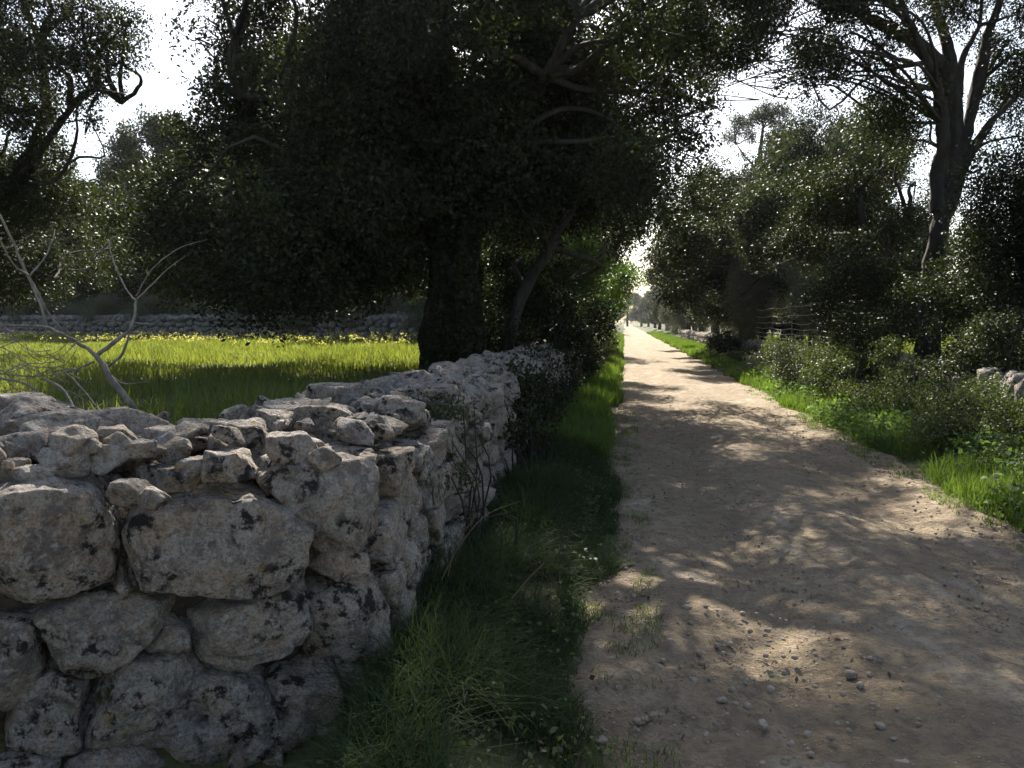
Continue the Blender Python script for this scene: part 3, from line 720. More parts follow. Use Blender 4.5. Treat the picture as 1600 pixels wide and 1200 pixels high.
mb += [(750, -220, 10.5, 1.1, .8, 1.3, -.4), (800, -260, 11, .9, .8, 1.2, -.3), (1065, 250, 15, .65), (1080, 300, 18, .75), (1050, 330, 18, .7), (1095, 215, 15, .5), (1110, 160, 15, .5), (1030, 380, 20, .6), (308, 60, 14, .55), (292, 235, 14.5, .6), (185, 335, 16, .8), (220, 285, 15, .6), (750, -150, 10.5, 1.0), (810, -120, 11, .9), (335, 120, 14, .6), (312, 200, 14, .6), (270, 290, 14.5, .65), (235, 350, 15, .7), (340, 40, 14, .6), (1040, 120, 12, .7), (1075, 60, 12, .6), (1060, 220, 13, .55), (1090, 170, 12, .4), (360, 430, 15, .7), (440, 445, 14, .6), (560, 440, 14.5, .7),  # entries above the frame: unseen crown added to shade the left verge
       (1010, 60, 17, 1.2), (1070, 100, 18, 1.2), (1040, 180, 18, 1.0), (1090, 20, 19, 1.4), (1000, 250, 17, .9), (1060, 270, 20, .9), (1100, 190, 19, .6), (1110, 110, 20, .8), (1050, 330, 20, .7), (1010, 340, 18, .8), (860, 120, 20, 1.3), (900, 180, 21, 1.3), (830, 60, 20, 1.3), (800, 200, 20, 1.2), (930, 90, 21, 1.2), (880, 250, 21, 1.1), (940, 230, 22, 1.0),
       (420, 60, 15, 1.3), (400, 130, 16, 1.2), (440, 200, 17, 1.4), (365, 220, 17, 1.2), (300, 300, 18, 1.2), (260, 380, 19, 1.2), (340, 380, 19, 1.3), (430, 400, 19, 1.3), (540, 400, 19, 1.3), (640, 420, 17, 1.0)]
for k in range(9):
    mb.append((rb.uniform(640, 880), rb.uniform(-300, -40), rb.uniform(10, 16), .75, .8, .8, .05))
for k in range(15):
    mb.append((rb.uniform(880, 1330), rb.uniform(-330, -60), rb.uniform(10, 18), 1.0, .7, 1.1, .16))
for k in range(5):
    mb.append((rb.uniform(960, 1180), rb.uniform(-60, 60), rb.uniform(14, 20), .9, .8, 1.1, .12))
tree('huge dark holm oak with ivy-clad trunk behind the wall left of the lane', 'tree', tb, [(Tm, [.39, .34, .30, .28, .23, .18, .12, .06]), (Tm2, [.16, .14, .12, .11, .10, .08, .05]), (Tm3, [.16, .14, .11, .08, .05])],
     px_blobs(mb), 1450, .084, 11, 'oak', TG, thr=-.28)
root = [o for o in sc.objects if o.name == 'oak_tree'][0]
r_ = np.random.default_rng(99)
n = 30000; t = r_.random(n); th = r_.uniform(0, 6.28, n); Tp = np.array(Tm[:5]); idx = t * 3.99; i0 = idx.astype(int); f = (idx - i0)[:, None]
C = Tp[i0] * (1 - f) + Tp[i0 + 1] * f; rad = .45 - .15 * t + .10 * vnoise(np.stack([np.cos(th), np.sin(th), t * 5], -1) * 2, 3)
C = C + np.stack([np.cos(th) * rad, np.sin(th) * rad, 0 * th], -1)
C2 = []
for q in range(7000):
    tt = r_.random() * 4.99; i_ = int(tt); pp = np.array(Tm2[i_]) * (1 - tt + i_) + np.array(Tm2[i_ + 1]) * (tt - i_); an = r_.uniform(0, 6.28); rr_ = .20 - .018 * tt
    C2.append(pp + [math.cos(an) * rr_, math.sin(an) * rr_, 0])
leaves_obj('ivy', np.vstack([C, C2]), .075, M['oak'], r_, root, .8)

# --- smaller leaning oak right behind it
T2 = [U(788, 560, 13.2), U(800, 505, 13.2), U(820, 450, 13.3), U(858, 385, 13.4), U(895, 320, 13.5), U(925, 265, 13.6), U(950, 220, 13.8)]
b2 = px_blobs([(930, 300, 14, 1.0), (870, 330, 15, .8), (820, 350, 16, .9), (780, 420, 15.5, .7), (960, 200, 14.5, 1.0), (990, 280, 16, .8), (880, 240, 14, .9), (1030, 170, 14, .7), (960, 370, 18, .7), (840, 480, 16, .7), (780, 500, 16, .6)])
tree('slender oak leaning right over the lane beside the ivy-clad trunk', 'tree', T2[0], [(T2, [.11, .10, .095, .085, .07, .05, .03]), ([T2[3], U(830, 340, 13.2), U(815, 290, 13)], [.05, .04, .02])], b2, 4200, .07, 12, 'oak', TG, thr=-.1)
# --- oaks further along the left wall
b3 = px_blobs([(905, 400, 21, 1.2), (950, 380, 22, 1.1), (970, 430, 23, .8), (900, 460, 21, 1.0), (860, 440, 21, 1.1), (940, 470, 23, .9), (930, 330, 22, 1.3), (820, 420, 21, 1.3), (800, 480, 20, 1.0), (965, 350, 24, .9), (870, 500, 19, .6)])
tree('bushy oak with sunlit yellow-green leaves over the left wall', 'tree', (-2.6, 22, FIELD), [([(-2.6, 22, .4), (-2.5, 22, 2), (-2.3, 22.2, 4)], [.2, .16, .1])], b3, 3500, .08, 13, 'oak_sunlit', TG, thr=-.2)

# --- upper-left oak with gaps of sky
TL = [U(-90, 560, 17), U(-80, 470, 17), U(-40, 380, 17), U(20, 290, 17), U(70, 180, 16.5), U(60, 60, 16)]
TL2 = [U(30, 290, 17), U(110, 170, 16), U(150, 140, 15.6), U(190, 160, 15.4)]
lb = [(100, 330, 18, 1.0), (150, 320, 19, .8), (60, 260, 17, 1.0), (20, 300, 17, 1.1), (185, 100, 14, .5), (200, 40, 14.5, .5), (90, 400, 20, 1.2), (180, 390, 21, 1.1), (0, 440, 20, 1.3), (30, 60, 15, 1.3), (90, 90, 15, 1.1), (140, 60, 15, 1.0), (30, 190, 16, 1.2), (90, 180, 16, 1.0), (-40, 120, 16, 1.6), (150, 140, 14, .6), (165, 50, 14.5, .6), (130, 10, 15, .8), (60, -30, 15, 1.4), (190, 90, 14, .35), (130, 130, 15, .8), (-30, 300, 17, 1.6), (50, 310, 18, 1.2), (20, 390, 19, 1.3), (110, 350, 20, 1.0), (-60, 420, 18, 1.5), (140, 185, 14.5, .4), (100, 240, 16, .6), (-150, 100, 16, 2), (-160, 300, 17, 2), (0, -120, 15, 1.5), (120, -90, 15, 1.2), (140, 420, 22, 1.0), (60, 440, 22, 1.0)]
tree('gappy glossy-leaved oak at upper left, sky showing through its crown', 'tree', U(-90, 580, 17), [(TL, [.22, .2, .17, .14, .1, .05]), (TL2, [.08, .07, .05, .03])], px_blobs(lb), 2100, .072, 14, 'oak', TG, thr=-.02, ns=.6)

# --- big forked oak on the right
d = 13.6
R1 = [U(1450, 560, d), U(1455, 470, d), U(1464, 380, d), U(1482, 310, d), U(1496, 260, d), U(1493, 190, d), U(1490, 132, d)]
R2 = [U(1466, 330, d), U(1466, 272, d), U(1474, 232, d - .2), U(1472, 192, d - .3), U(1465, 140, d - .5), U(1450, 98, d - .7), U(1424, 40, d - .8), U(1400, -20, d - 1)]
R3 = [U(1492, 150, d), U(1468, 100, d), U(1436, 72, d - .2), U(1400, 48, d - .5), U(1348, 24, d - .9), U(1300, -6, d - 1.3), U(1240, -30, d - 1.6), U(1150, -20, d - 2)]
R4 = [U(1492, 150, d), U(1482, 80, d), U(1465, 20, d + .2), U(1450, -60, d + .3)]
R5 = [U(1500, 240, d), U(1520, 170, d), U(1536, 90, d), U(1552, 30, d), U(1575, -30, d)]
R6 = [U(1514, 200, d), U(1540, 120, d + .3), U(1575, 60, d + .5)]
R7 = [U(1494, 290, d), U(1520, 235, d - .2), U(1548, 192, d - .4), U(1590, 150, d - .5)]
R8 = [U(1500, 150, d), U(1505, 90, d), U(1530, 40, d), U(1535, -20, d)]
rbk = [(1150, 125, 11.8, .42), (1220, 130, 12, .40), (1285, 118, 12, .38), (1110, 145, 12, .42), (1335, 118, 12.6, .34), (1180, 95, 11.8, .45), (1250, 80, 12, .45), (1370, 90, 12.8, .35), (1340, 20, 12.4, .75), (1290, 40, 12, .8), (1230, 40, 11.8, .8), (1180, 60, 11.4, .8), (1140, 30, 11.2, .8), (1150, 90, 11.6, .5), (1250, 90, 12, .5), (1320, 70, 12.6, .5), (1380, 10, 12.4, .7), (1210, -30, 11.4, 1.0), (1120, -50, 11, 1.0), (1300, -60, 12, 1.1), (1400, -80, 12.5, 1.2),
       (1400, 160, 13, .65), (1380, 200, 13.2, .5), (1430, 190, 13, .4), (1450, 120, 13.2, .35), (1440, 30, 13, .6), (1510, 20, 13.5, .6), (1560, 60, 13.5, .7), (1590, 20, 13.5, .8), (1570, 150, 13.5, .5), (1600, 220, 13.2, .6), (1530, -50, 13.5, 1.1), (1620, 120, 13.5, .7), (1690, 60, 13.5, 1.2), (1480, 60, 13.5, .35), (1550, 120, 13.8, .4), (1470, 170, 13.8, .3),
       (1200, -150, 11.5, 1.0), (1350, -170, 12, 1.1), (1500, -180, 13, 1.2), (1100, -190, 11, .9), (1060, -120, 11, .8), (1000, -160, 11, .7), (1180, 120, 11.8, .35), (1100, 100, 11.5, .4)]
tree('tall forked oak on the right with limbs arching over the lane', 'tree', (R1[0][0], R1[0][1], .2), [(R1, [.21, .18, .155, .155, .165, .14, .11]), (R2, [.13, .12, .11, .10, .085, .07, .05, .03]), (R3, [.12, .12, .11, .10, .08, .06, .04, .02]), (R4, [.11, .09, .07, .04]), (R5, [.12, .11, .09, .07, .04]), (R6, [.05, .04, .02]), (R7, [.09, .08, .06, .03]), (R8, [.06, .05, .04, .03])],
     px_blobs([(u, v, dd, r * 1.22) + tuple(q) for (u, v, dd, r, *q) in rbk]), 5200, .056, 15, 'oak', TG, thr=.06, ns=.45, r0=.04)
# --- dense lower oak under it
rb2 = [(1290, 340, 17, 1.1), (1250, 400, 18, 1.0), (1350, 300, 17, 1.0), (1400, 350, 16, 1.0), (1330, 400, 16, 1.0), (1420, 420, 15, .9), (1280, 290, 18, .8), (1380, 260, 16, .6), (1430, 290, 16, .6), (1390, 440, 15, .8), (1310, 450, 16, .8), (1460, 450, 15, .6), (1210, 380, 20, .8), (1420, 240, 15, .4), (1340, 240, 17, .4)]
tree('dense low oak below the forked one, bright sky specks through it', 'tree', U(1370, 560, 16), [([U(1370, 560, 16), U(1365, 470, 16), U(1355, 380, 16.4), U(1340, 300, 16.8)], [.16, .13, .1, .05]), ([U(1362, 430, 16), U(1420, 340, 15.8)], [.07, .04])], px_blobs(rb2), 5200, .064, 16, 'oak', TG, thr=-.12, ns=.7)
rb3 = [(1570, 530, 12.5, .35), (1500, 540, 13, .4), (1500, 500, 12.5, .6), (1450, 515, 13, .6), (1400, 515, 14, .7), (1540, 505, 12, .45), (1350, 520, 15, .7), (1470, 460, 13, .55), (1425, 470, 13.5, .55), (1300, 510, 16, .6), (1560, 300, 11.6, .8), (1600, 360, 11.4, .8), (1540, 400, 12, .7), (1580, 440, 11.4, .7), (1530, 460, 12.4, .6), (1640, 300, 11.5, 1.0), (1650, 420, 11.3, .9), (1610, 250, 11.8, .5), (1575, 495, 11.6, .45), (1500, 480, 13, .5), (1630, 480, 11.4, .5), (1530, 350, 12.4, .5)]
tree('shadowy oak filling the right edge of the picture above the slab wall', 'tree', U(1620, 610, 11.8), [([U(1620, 610, 11.8), U(1615, 500, 11.8), U(1600, 400, 11.8), U(1590, 300, 11.8)], [.13, .11, .08, .04])], px_blobs(rb3), 6500, .056, 17, 'oak', TG, thr=-.12, ns=.6)
# --- mid distance on the right
rb4 = [(1090, 310, 32, 1.3), (1065, 350, 34, 1.3), (1125, 280, 34, 1.3), (1045, 400, 40, 1.3), (1035, 440, 48, 1.4), (1060, 400, 30, 1.3), (1100, 370, 30, 1.3), (1130, 410, 36, 1.5), (1200, 380, 27, 1.2), (1230, 330, 27, 1.3), (1260, 430, 34, 1.5), (1310, 370, 25, 1.3), (1350, 440, 27, 1.2), (1400, 440, 24, 1.3), (1450, 380, 24, 1.3), (1440, 480, 23, 1.3), (1480, 440, 22, 1.3), (1290, 490, 33, 1.3), (1500, 420, 22, 1.3), (1380, 380, 24, 1.3), (1120, 480, 38, 1.4), (1200, 490, 38, 1.5), (1080, 380, 27, 1.2), (1110, 420, 34, 1.4), (1070, 450, 28, 1.1), (1160, 360, 26, 1.3), (1200, 320, 26, 1.2), (1110, 330, 28, 1.1), (1120, 330, 34, 1.6), (1130, 400, 34, 1.8), (1180, 390, 33, 1.8), (1090, 420, 36, 1.5), (1210, 440, 38, 1.8), (1150, 450, 36, 1.6), (1320, 440, 30, 1.6), (1270, 450, 30, 1.6), (1380, 430, 29, 1.6), (1430, 400, 28, 1.5), (1250, 490, 36, 1.2), (1330, 510, 30, 1.1), (1400, 500, 29, 1.1), (1280, 200, 32, 1.5), (1250, 240, 33, 1.5), (1300, 240, 32, 1.5), (1230, 290, 33, 1.6), (1290, 300, 32, 1.8), (1310, 210, 31, 1.0), (1260, 360, 32, 1.8), (1330, 330, 31, 1.5), (1215, 350, 34, 1.4)]
tree('round-topped oak beyond the fence, in front of the tall thin pine', 'tree', U(1270, 515, 32), [([U(1270, 520, 32), U(1268, 420, 32), U(1272, 300, 32)], [.25, .2, .12])], px_blobs(rb4), 1800, .11, 18, 'oak', TG, thr=-.15, ns=1.1, spread=.25)
pb = [(1190, 180, 55, .9), (1160, 195, 55, .8), (1218, 190, 55, .9), (1140, 215, 55, .6), (1240, 215, 55, .7), (1203, 170, 55, .7), (1160, 240, 55, .5), (1232, 240, 55, .5), (1175, 212, 55, .6), (1208, 212, 55, .6), (1225, 172, 55, .6), (1148, 180, 55, .5), (1182, 255, 55, .4)]
tree('tall thin pine with airy crown standing far off right of the lane', 'tree', U(1190, 515, 55), [([U(1190, 515, 55), U(1189, 400, 55), U(1190, 300, 55), U(1187, 250, 55), U(1192, 200, 55)], [.3, .26, .22, .16, .08]), ([U(1190, 290, 55), U(1200, 262, 55), U(1220, 235, 55)], [.1, .08, .04]), ([U(1188, 270, 55), U(1165, 245, 55), U(1150, 225, 55)], [.09, .07, .03])], px_blobs([(u, v, dd, r * 1.25) for (u, v, dd, r) in pb]), 900, .13, 19, 'shrub', None, thr=-.35, ns=.7, name='pine_tree', spread=.25)

# --- tree row prototypes, copied down both sides and behind the field
def proto_tree(seed, h, wd, mat, label, leaf=.13, dens=1150, low=1.2):
    r_ = np.random.default_rng(seed); bl = []
    for k in range(34):
        z = r_.uniform(low, h - .7); f = math.sqrt(max(.15, 1 - ((z - h * .5) / (h * .56)) ** 2)); an = r_.uniform(0, 6.28); q = wd * f * math.sqrt(r_.random()) * .72
        bl.append((q * math.cos(an), q * math.sin(an), z, r_.uniform(.6, 1.25), .85))
    return tree(label, 'tree', (0, 0, 0), [([(0, 0, -.2), (.1, .05, h * .3), (-.05, .1, h * .6), (.1, 0, h * .85)], [.24, .2, .13, .05])], bl, dens, leaf, seed, mat, thr=-.2, ns=1.2, spread=.24, subs=3)
def copy_tree(src, loc, rot, s, label=None, group=None):
    c = src.copy(); link(c); c.location = loc; c.rotation_euler = (0, 0, rot); c.scale = (s[0], s[0], s[1])
    if label: c['label'] = label
    if group: c['group'] = group
    for ch in list(src.children):
        k = ch.copy(); link(k, c)
    return c
PA = proto_tree(41, 7.5, 3.2, 'oak', 'x'); PB = proto_tree(42, 6.5, 2.8, 'shrub', 'x'); PC = proto_tree(43, 4.2, 2.0, 'olive', 'x', .08, 1300, .5)
ORD = 'first second third fourth fifth sixth seventh eighth ninth tenth eleventh twelfth thirteenth fourteenth fifteenth sixteenth'.split() + ['%dth' % k for k in range(17, 40)]
r_ = np.random.default_rng(77)
used = set()
def place(src, x, y, s, label, group, z=None):
    z = float(gz(np.array([x]), np.array([y]))[0]) if z is None else z
    if src.name not in used:
        used.add(src.name); src.location = (x, y, z); src.rotation_euler = (0, 0, r_.uniform(0, 6)); src.scale = (s[0], s[0], s[1]); src['label'] = label; src['group'] = group; return
    copy_tree(src, (x, y, z), r_.uniform(0, 6.28), s, label, group)
GL = 'oaks lining the lane into the distance'; 
LL = 'dark oak in the receding row left of the lane'; LR = 'dark oak in the receding row right of the lane'
for k, y in enumerate([28, 33, 39, 46, 54, 63, 74, 87, 102, 120, 140, 165, 195]):
    cl = sst(60, 120, np.array(float(y)))
    place((PA, PB)[k % 2], -4.3 + 1.5 * cl + r_.uniform(-.3, .3), y, (r_.uniform(.95, 1.1), r_.uniform(1.15, 1.45) * (1 if k % 2 == 0 else 1.1)), ORD[k] + ' dark oak of the receding row left of the lane, counted from the bushy oak', GL)
for k, y in enumerate([33, 38, 43, 49, 56, 64, 74, 86, 100, 118, 138, 165, 200]):
    cl = sst(60, 120, np.array(float(y)))
    place((PB, PA)[k % 2], 8.0 - 2.0 * float(sst(40, 80, np.array(float(y)))) + r_.uniform(-.3, .3), y, (r_.uniform(1.1, 1.3), (1.35 if y < 50 else 1.1) * r_.uniform(.95, 1.1) * (1.1 if k % 2 == 0 else 1)), ORD[k] + ' dark oak of the receding row right of the lane, counted from the fence', GL)
# shrubs in front of the right-hand row
for k, (x, y, s, sz) in enumerate([(5.9, 26, .8, .85), (5.4, 33, .75, 1.1), (5.6, 40, .8, 1.05), (5.5, 49, .9, 1.2), (5.6, 60, .9, 1.2), (5.6, 73, 1, 1.3), (5.6, 90, 1, 1.3)]):
    place(PC, x, y, (s * .9, sz), ORD[k] + ' greyish olive shrub over the right wall, counted from the wire fence', 'grey-green shrubs behind the right wall')
# trees closing the lane's end
for k, (x, y) in enumerate([(-4, 235), (5, 240), (12, 236), (-12, 230), (1, 262)]):
    place((PA, PB)[k % 2], x, y, (1.5, 1.5), ['small tree closing the lane end on its left side', 'small tree closing the lane end on its right side', 'small tree farther right of the lane end', 'small tree farther left of the lane end', 'farthest tree in line with the lane itself'][k], 'trees closing the end of the lane')
# behind the field wall and around the field
GB = 'trees behind the far field wall'
for k in range(26):
    t = k / 25.; q = A + (B - A) * (t * 1.12 - .08) - pn * r_.uniform(4, 9)
    place((PA, PB, PA)[k % 3], q[0], q[1], (r_.uniform(1.2, 1.6), r_.uniform(1.4, 1.8) * (.85 if k < 11 else 1)), ORD[k] + ' dark tree from the left in the belt behind the far field wall', GB)
for k in range(16):
    t = k / 15.; q = A + (B - A) * (t * 1.1 - .05) - pn * r_.uniform(1.2, 2.2)
    place(PC, q[0], q[1], (r_.uniform(.8, 1.2), r_.uniform(.5, .8)), ORD[k] + ' low olive-grey shrub from the left right behind the far field wall', 'shrubs behind the far field wall')
# trees far to the right beyond the bright field
for k in range(12):
    q = U(1180 + k * 50, 500, 75 + r_.uniform(-6, 10)); place((PA, PB)[k % 2], q[0], q[1], (1.3, .75), ORD[k] + ' hazy tree from the lane on the far side of the right field', 'trees beyond the right-hand field', .2)
# one big oak left of the frame beside the viewer
place(PA, -16.5, 12, (1.2, 1.1), 'dark oak at the far left edge of the field', 'oaks around the field')

# ------------------------------------------------------------------ brambles and shrubs along the walls
def bush(label, base, blobs, dens, leaf, mat, seed, cat='bush', group=None, name='bramble_bush', thr=-.1, ns=.35, ratio=.7, stems=True, spread=.09):
    r_ = np.random.default_rng(seed); root = empty(name, tuple(float(q) for q in base), label, cat, group)
    if stems:
        a = Acc(); b0 = np.array(base)
        for b in blobs:
            c = np.array(b[:3])
            for k in range(5):
                s = b0 * .4 + c * .6 + r_.normal(size=3) * .15; s[2] = b0[2] - .03; e = c + nn(r_.normal(size=3)) * b[3] * .9; m = (s + e) / 2 + r_.normal(size=3) * .1 + np.array([0, 0, .15])
                tube(a, [s, m, e], [.008, .006, .003], 5, r_, .1, 3)
        a.obj('stems', M['bark'], root)
    C = crown_points(blobs, dens, r_, thr, ns, 10, spread, seed); C = C[C[:, 2] > .03]
    leaves_obj('foliage', C, leaf, M[mat], r_, root, ratio); return root
G2 = 'brambles smothering the right wall'
r_ = np.random.default_rng(31)
specs = [(4.7, 8.2, .6, 'low bramble patch at the right edge against the slab wall', .034), (4.75, 9.6, .85, 'bramble over the left end of the slab wall', .034), (4.5, 11.6, 1.0, 'dense bramble mound left of the slab wall', .036), (4.6, 13.4, 1.1, 'broad bramble mound below the second span of fence wires', .038), (4.5, 15.5, 1.15, 'bramble mound with brown stems halfway along right verge', .04), (4.4, 18, 1.15, 'bramble bush below the nearest fence post', .042), (4.8, 20.5, 1.15, 'tallest rounded bramble rising in front of the wire fence', .045), (4.6, 24, .65, 'brownish bramble below the far fence wires', .05), (4.7, 28.5, .55, 'leafy bramble at the far end of the fence', .055), (4.3, 34, 1.0, 'dusty bramble beyond the wire fence', .06), (5.9, 10.6, 1.9, 'tall dark shrub behind the slab wall near the right edge', .05), (5.7, 12.8, 1.7, 'dark shrub in front of the forked oak behind the wall', .05)]
for k, (x, y, h, lab, lf) in enumerate(specs):
    bl = []
    for q in range(24):
        bl.append((x + r_.uniform(-.95, .4), y + r_.uniform(-1.9, 1.9), r_.uniform(.1, h) * r_.uniform(.6, 1), r_.uniform(.22, .5) * (1 + y * .006), .8))
    bush(lab, (x, y, 0), bl, 14000 if y < 16 else 8000, lf, ('bramble', 'shrub')[1 if k > 9 else (k % 2 if k > 3 else 0)] if k != 7 else 'olive', 300 + k, group=G2)
bl = [(p[0], p[1], p[2], r, .9) for p, r in [(U(690, 655, 4.75), .16), (U(668, 640, 4.9), .13), (U(700, 690, 4.7), .15), (U(715, 640, 5.1), .15), (U(706, 740, 4.7), .15), (U(640, 625, 5.2), .10), (U(712, 790, 4.8), .16)]]
bush('dark small-leaved shrub growing between the two left wall sections', (-.98, 5.0, 0), bl, 60000, .028, 'shrub', 401, name='shrub', ns=.12, spread=.05)
# creeper on the left wall, thickened with dark leaves to stand in for shade
for k, (y0, lab) in enumerate([(7.6, 'dark ivy patch spilling over the shaded lane wall nearest the dark shrub'), (10.2, 'thick dark ivy covering the middle of the shaded lane wall'), (13.2, 'ivy mass on the lane wall under the slender leaning oak'), (16.2, 'ivy at the end of the shaded lane wall stretch')]):
    bush(lab, (-1.0, y0, 0), [(-1.02 + r_.uniform(-.45, .06), y0 + r_.uniform(-1.3, 1.3), r_.uniform(.15, 1.15), r_.uniform(.16, .38), .9) for q in range(19 if k else 9)], 12000, .045, 'oak', 450 + k, name='ivy', cat='ivy', group='ivy on the shaded lane wall', ns=.3)
# creeper on the far left wall
for k, (x, y, r, mt, lab) in enumerate([(-1.1, 22, .6, 'olive', 'brownish dry creeper draped over the far left wall'), (-1.0, 19, .5, 'oak', 'dark creeper hanging on the left wall under the bushy oak'), (-.9, 27, .7, 'bramble', 'green bramble spilling from the left wall far down the lane'), (-1.0, 33, .8, 'shrub', 'grey-green creeper on the most distant part of left wall')]):
    bush(lab, (x, y, 0), [(x + r_.uniform(-.2, .2), y + r_.uniform(-1.5, 1.5), r_.uniform(.5, 1.2), r, .8) for q in range(6)], 4000, .055, mt, 420 + k, name='creeper', cat='creeper')
# hanging dark growth at the foot of the main oak, behind the wall
bl = px_blobs([(760, 520, 13, .6), (830, 520, 14, .7), (880, 520, 15, .7), (790, 470, 14, .7), (850, 450, 15, .9), (930, 500, 18, .7), (730, 540, 13, .35)])
bush('dark thicket of evergreen shoots behind the wall right of the big trunk', U(820, 580, 14), bl, 4500, .06, 'oak', 431, name='thicket', cat='bush', ns=.6, spread=.14)

# ------------------------------------------------------------------ wire fence on the right wall
wf = empty('wire_fence', (4.95, 22, .8), 'rusty sagging wire stock fence standing on the right wall', 'fence')
py = [15.6, 18.8, 22, 25.2, 28.4, 31.6]
for y in py:
    a = Acc(); tube(a, [(5.0, y, .3), (5.0 + r_.uniform(-.04, .04), y + r_.uniform(-.05, .05), 2.15)], [.026, .022], 7, r_, 0, 3); a.obj('post', M['post'], wf)
for z in [.95, 1.08, 1.22, 1.38, 1.56, 1.78, 2.05]:
    a = Acc(); pts = []
    for i, y in enumerate(py):
        pts.append((4.96, y, z)); 
        if i < 5: pts.append((4.96 + r_.uniform(-.02, .02), y + 1.6, z - r_.uniform(.01, .06)))
    tube(a, pts, .0075, 5, None, 0, 4); a.obj('wire', M['wire'], wf)

# ------------------------------------------------------------------ grass
def blades(base, h, wdt, rng, segs=3, bend=.5, lean=None):
    n = len(base); a = rng.uniform(0, 6.283, n); dr = np.stack([np.cos(a), np.sin(a), 0 * a], -1)
    if lean is not None: dr = nn(dr + lean)
    b = rng.uniform(.15, 1, n) * bend; fa = a + rng.normal(size=n) * .8 + 1.57; sd = np.stack([np.cos(fa), np.sin(fa), 0 * a], -1)
    V = np.empty((n, segs + 1, 2, 3))
    for k in range(segs + 1):
        t = k / segs; c = base + dr * (h * b * t ** 2)[:, None]; c[:, 2] += h * (t - .45 * b * t ** 2.4)
        w = (wdt * (1 - t ** 1.6) * .5 + .0004)[:, None]
        V[:, k, 0] = c - sd * w; V[:, k, 1] = c + sd * w
    o = np.arange(n)[:, None] * (segs + 1) * 2; k = np.arange(segs)[None, :] * 2
    F = np.stack([o + k, o + k + 1, o + k + 3, o + k + 2], -1).reshape(-1, 4)
    return V.reshape(-1, 3), F, (segs + 1) * 2
def grass_obj(name, xy, h, wdt, mat, rng, label, segs=3, bend=.5, tint=None, cat='grass', lean=None, zoff=-.01):
    z = gz(xy[:, 0], xy[:, 1]) + zoff; B_ = np.stack([xy[:, 0], xy[:, 1], z], -1)
    V, F, m = blades(B_, h, wdt, rng, segs, bend, lean)
    a = np.clip(.5 * rng.random(len(xy)) + .5 * (vnoise(B_ * 1.7, 8) * .5 + .5) if tint is None else tint, 0, 1)
    return tag(mesh_obj(name, V, F, M[mat], None, np.repeat(a, m), False), label, cat, kind='stuff')
rng = np.random.default_rng(55)
def clumped(n, x0, x1, y0, y1, sc_, thr, seed, ypow=1.0):
    x = rng.uniform(x0, x1, n); y = y0 + (y1 - y0) * rng.random(n) ** ypow
    k = vnoise(np.stack([x * sc_, y * sc_, 0 * x], -1), seed) > thr
    return np.stack([x[k], y[k]], -1)
# left verge, near
xy = clumped(62000, -1.02, -.02, 1.2, 9, 2.2, -.75, 61, 1.4); e = edge(xy[:, 1], 1); k = xy[:, 0] < -.10 + e + rng.uniform(-.08, .05, len(xy)); xy = xy[k]
hh = (.10 + .20 * sst(-.1, -.7, xy[:, 0])) * rng.uniform(.5, 1.4, len(xy)) * (.45 + .55 * sst(2.0, 3.6, xy[:, 1])) * (1 + .4 * vnoise(np.stack([xy[:, 0] * 2, xy[:, 1] * 2, 0 * xy[:, 0]], -1), 5))
grass_obj('verge_grass', xy, hh, rng.uniform(.003, .0065, len(xy)), 'shade_tint_grass', rng, 'tufted green grass in the shade between left wall and lane', 4, 1.35)
xy = clumped(500, -1.0, -.25, 4.2, 9, 1.6, .0, 66, 1.0)
grass_obj('dry_grass', xy, rng.uniform(.12, .36, len(xy)), rng.uniform(.0015, .003, len(xy)), 'drygrass', rng, 'straw-coloured dead blades mixed in the left verge grass', 5, 1.0)
# left verge, far
xy = clumped(60000, -1.05, .0, 9, 90, 1.2, -.5, 62, 1.9); k = xy[:, 0] < -.12 + edge(xy[:, 1], 1); xy = xy[k]
grass_obj('verge_grass', xy, rng.uniform(.12, .42, len(xy)), .006 + .0006 * xy[:, 1], 'grass', rng, 'sunlit grass strip along foot of the distant left wall', 2, .6)
# right verge
xy = clumped(90000, 2.95, 4.7, 4.5, 26, 1.5, -.75, 63, 1.5); k = xy[:, 0] > 3.10 + edge(xy[:, 1], 2) + rng.uniform(-.1, .15, len(xy)); xy = xy[k]
grass_obj('verge_grass', xy, rng.uniform(.08, .30, len(xy)) * (1 + .5 * vnoise(np.stack([xy[:, 0], xy[:, 1], 0 * xy[:, 0]], -1) * 1.5, 9)), .004 + .0004 * xy[:, 1], 'grass', rng, 'bright green grass edging the right side of the lane', 3, .7)
xy = clumped(50000, 2.95, 4.7, 26, 110, 1.0, -.6, 64, 1.6); k = xy[:, 0] > 3.10 + edge(xy[:, 1], 2); xy = xy[k]
grass_obj('verge_grass', xy, rng.uniform(.1, .35, len(xy)), .01 + .0006 * xy[:, 1], 'grass', rng, 'distant bright grass strip on the right of the lane', 2, .6)
# tufts straying over the lane's edges
for (cx0, cx1, y0, y1, lab, mt, sd) in ((-.35, .22, 1.3, 14, 'stray tufts creeping over the left edge of the lane', 'grass', 81), (2.75, 3.3, 4.5, 20, 'stray tufts creeping over the right edge of the lane', 'grass', 82)):
    xy = clumped(14000, cx0, cx1, y0, y1, 5.5, .22, sd, 1.3)
    grass_obj('stray_grass', xy, rng.uniform(.02, .07, len(xy)), .003 + .0003 * xy[:, 1], mt, rng, lab, 3, 1.2, zoff=.0)
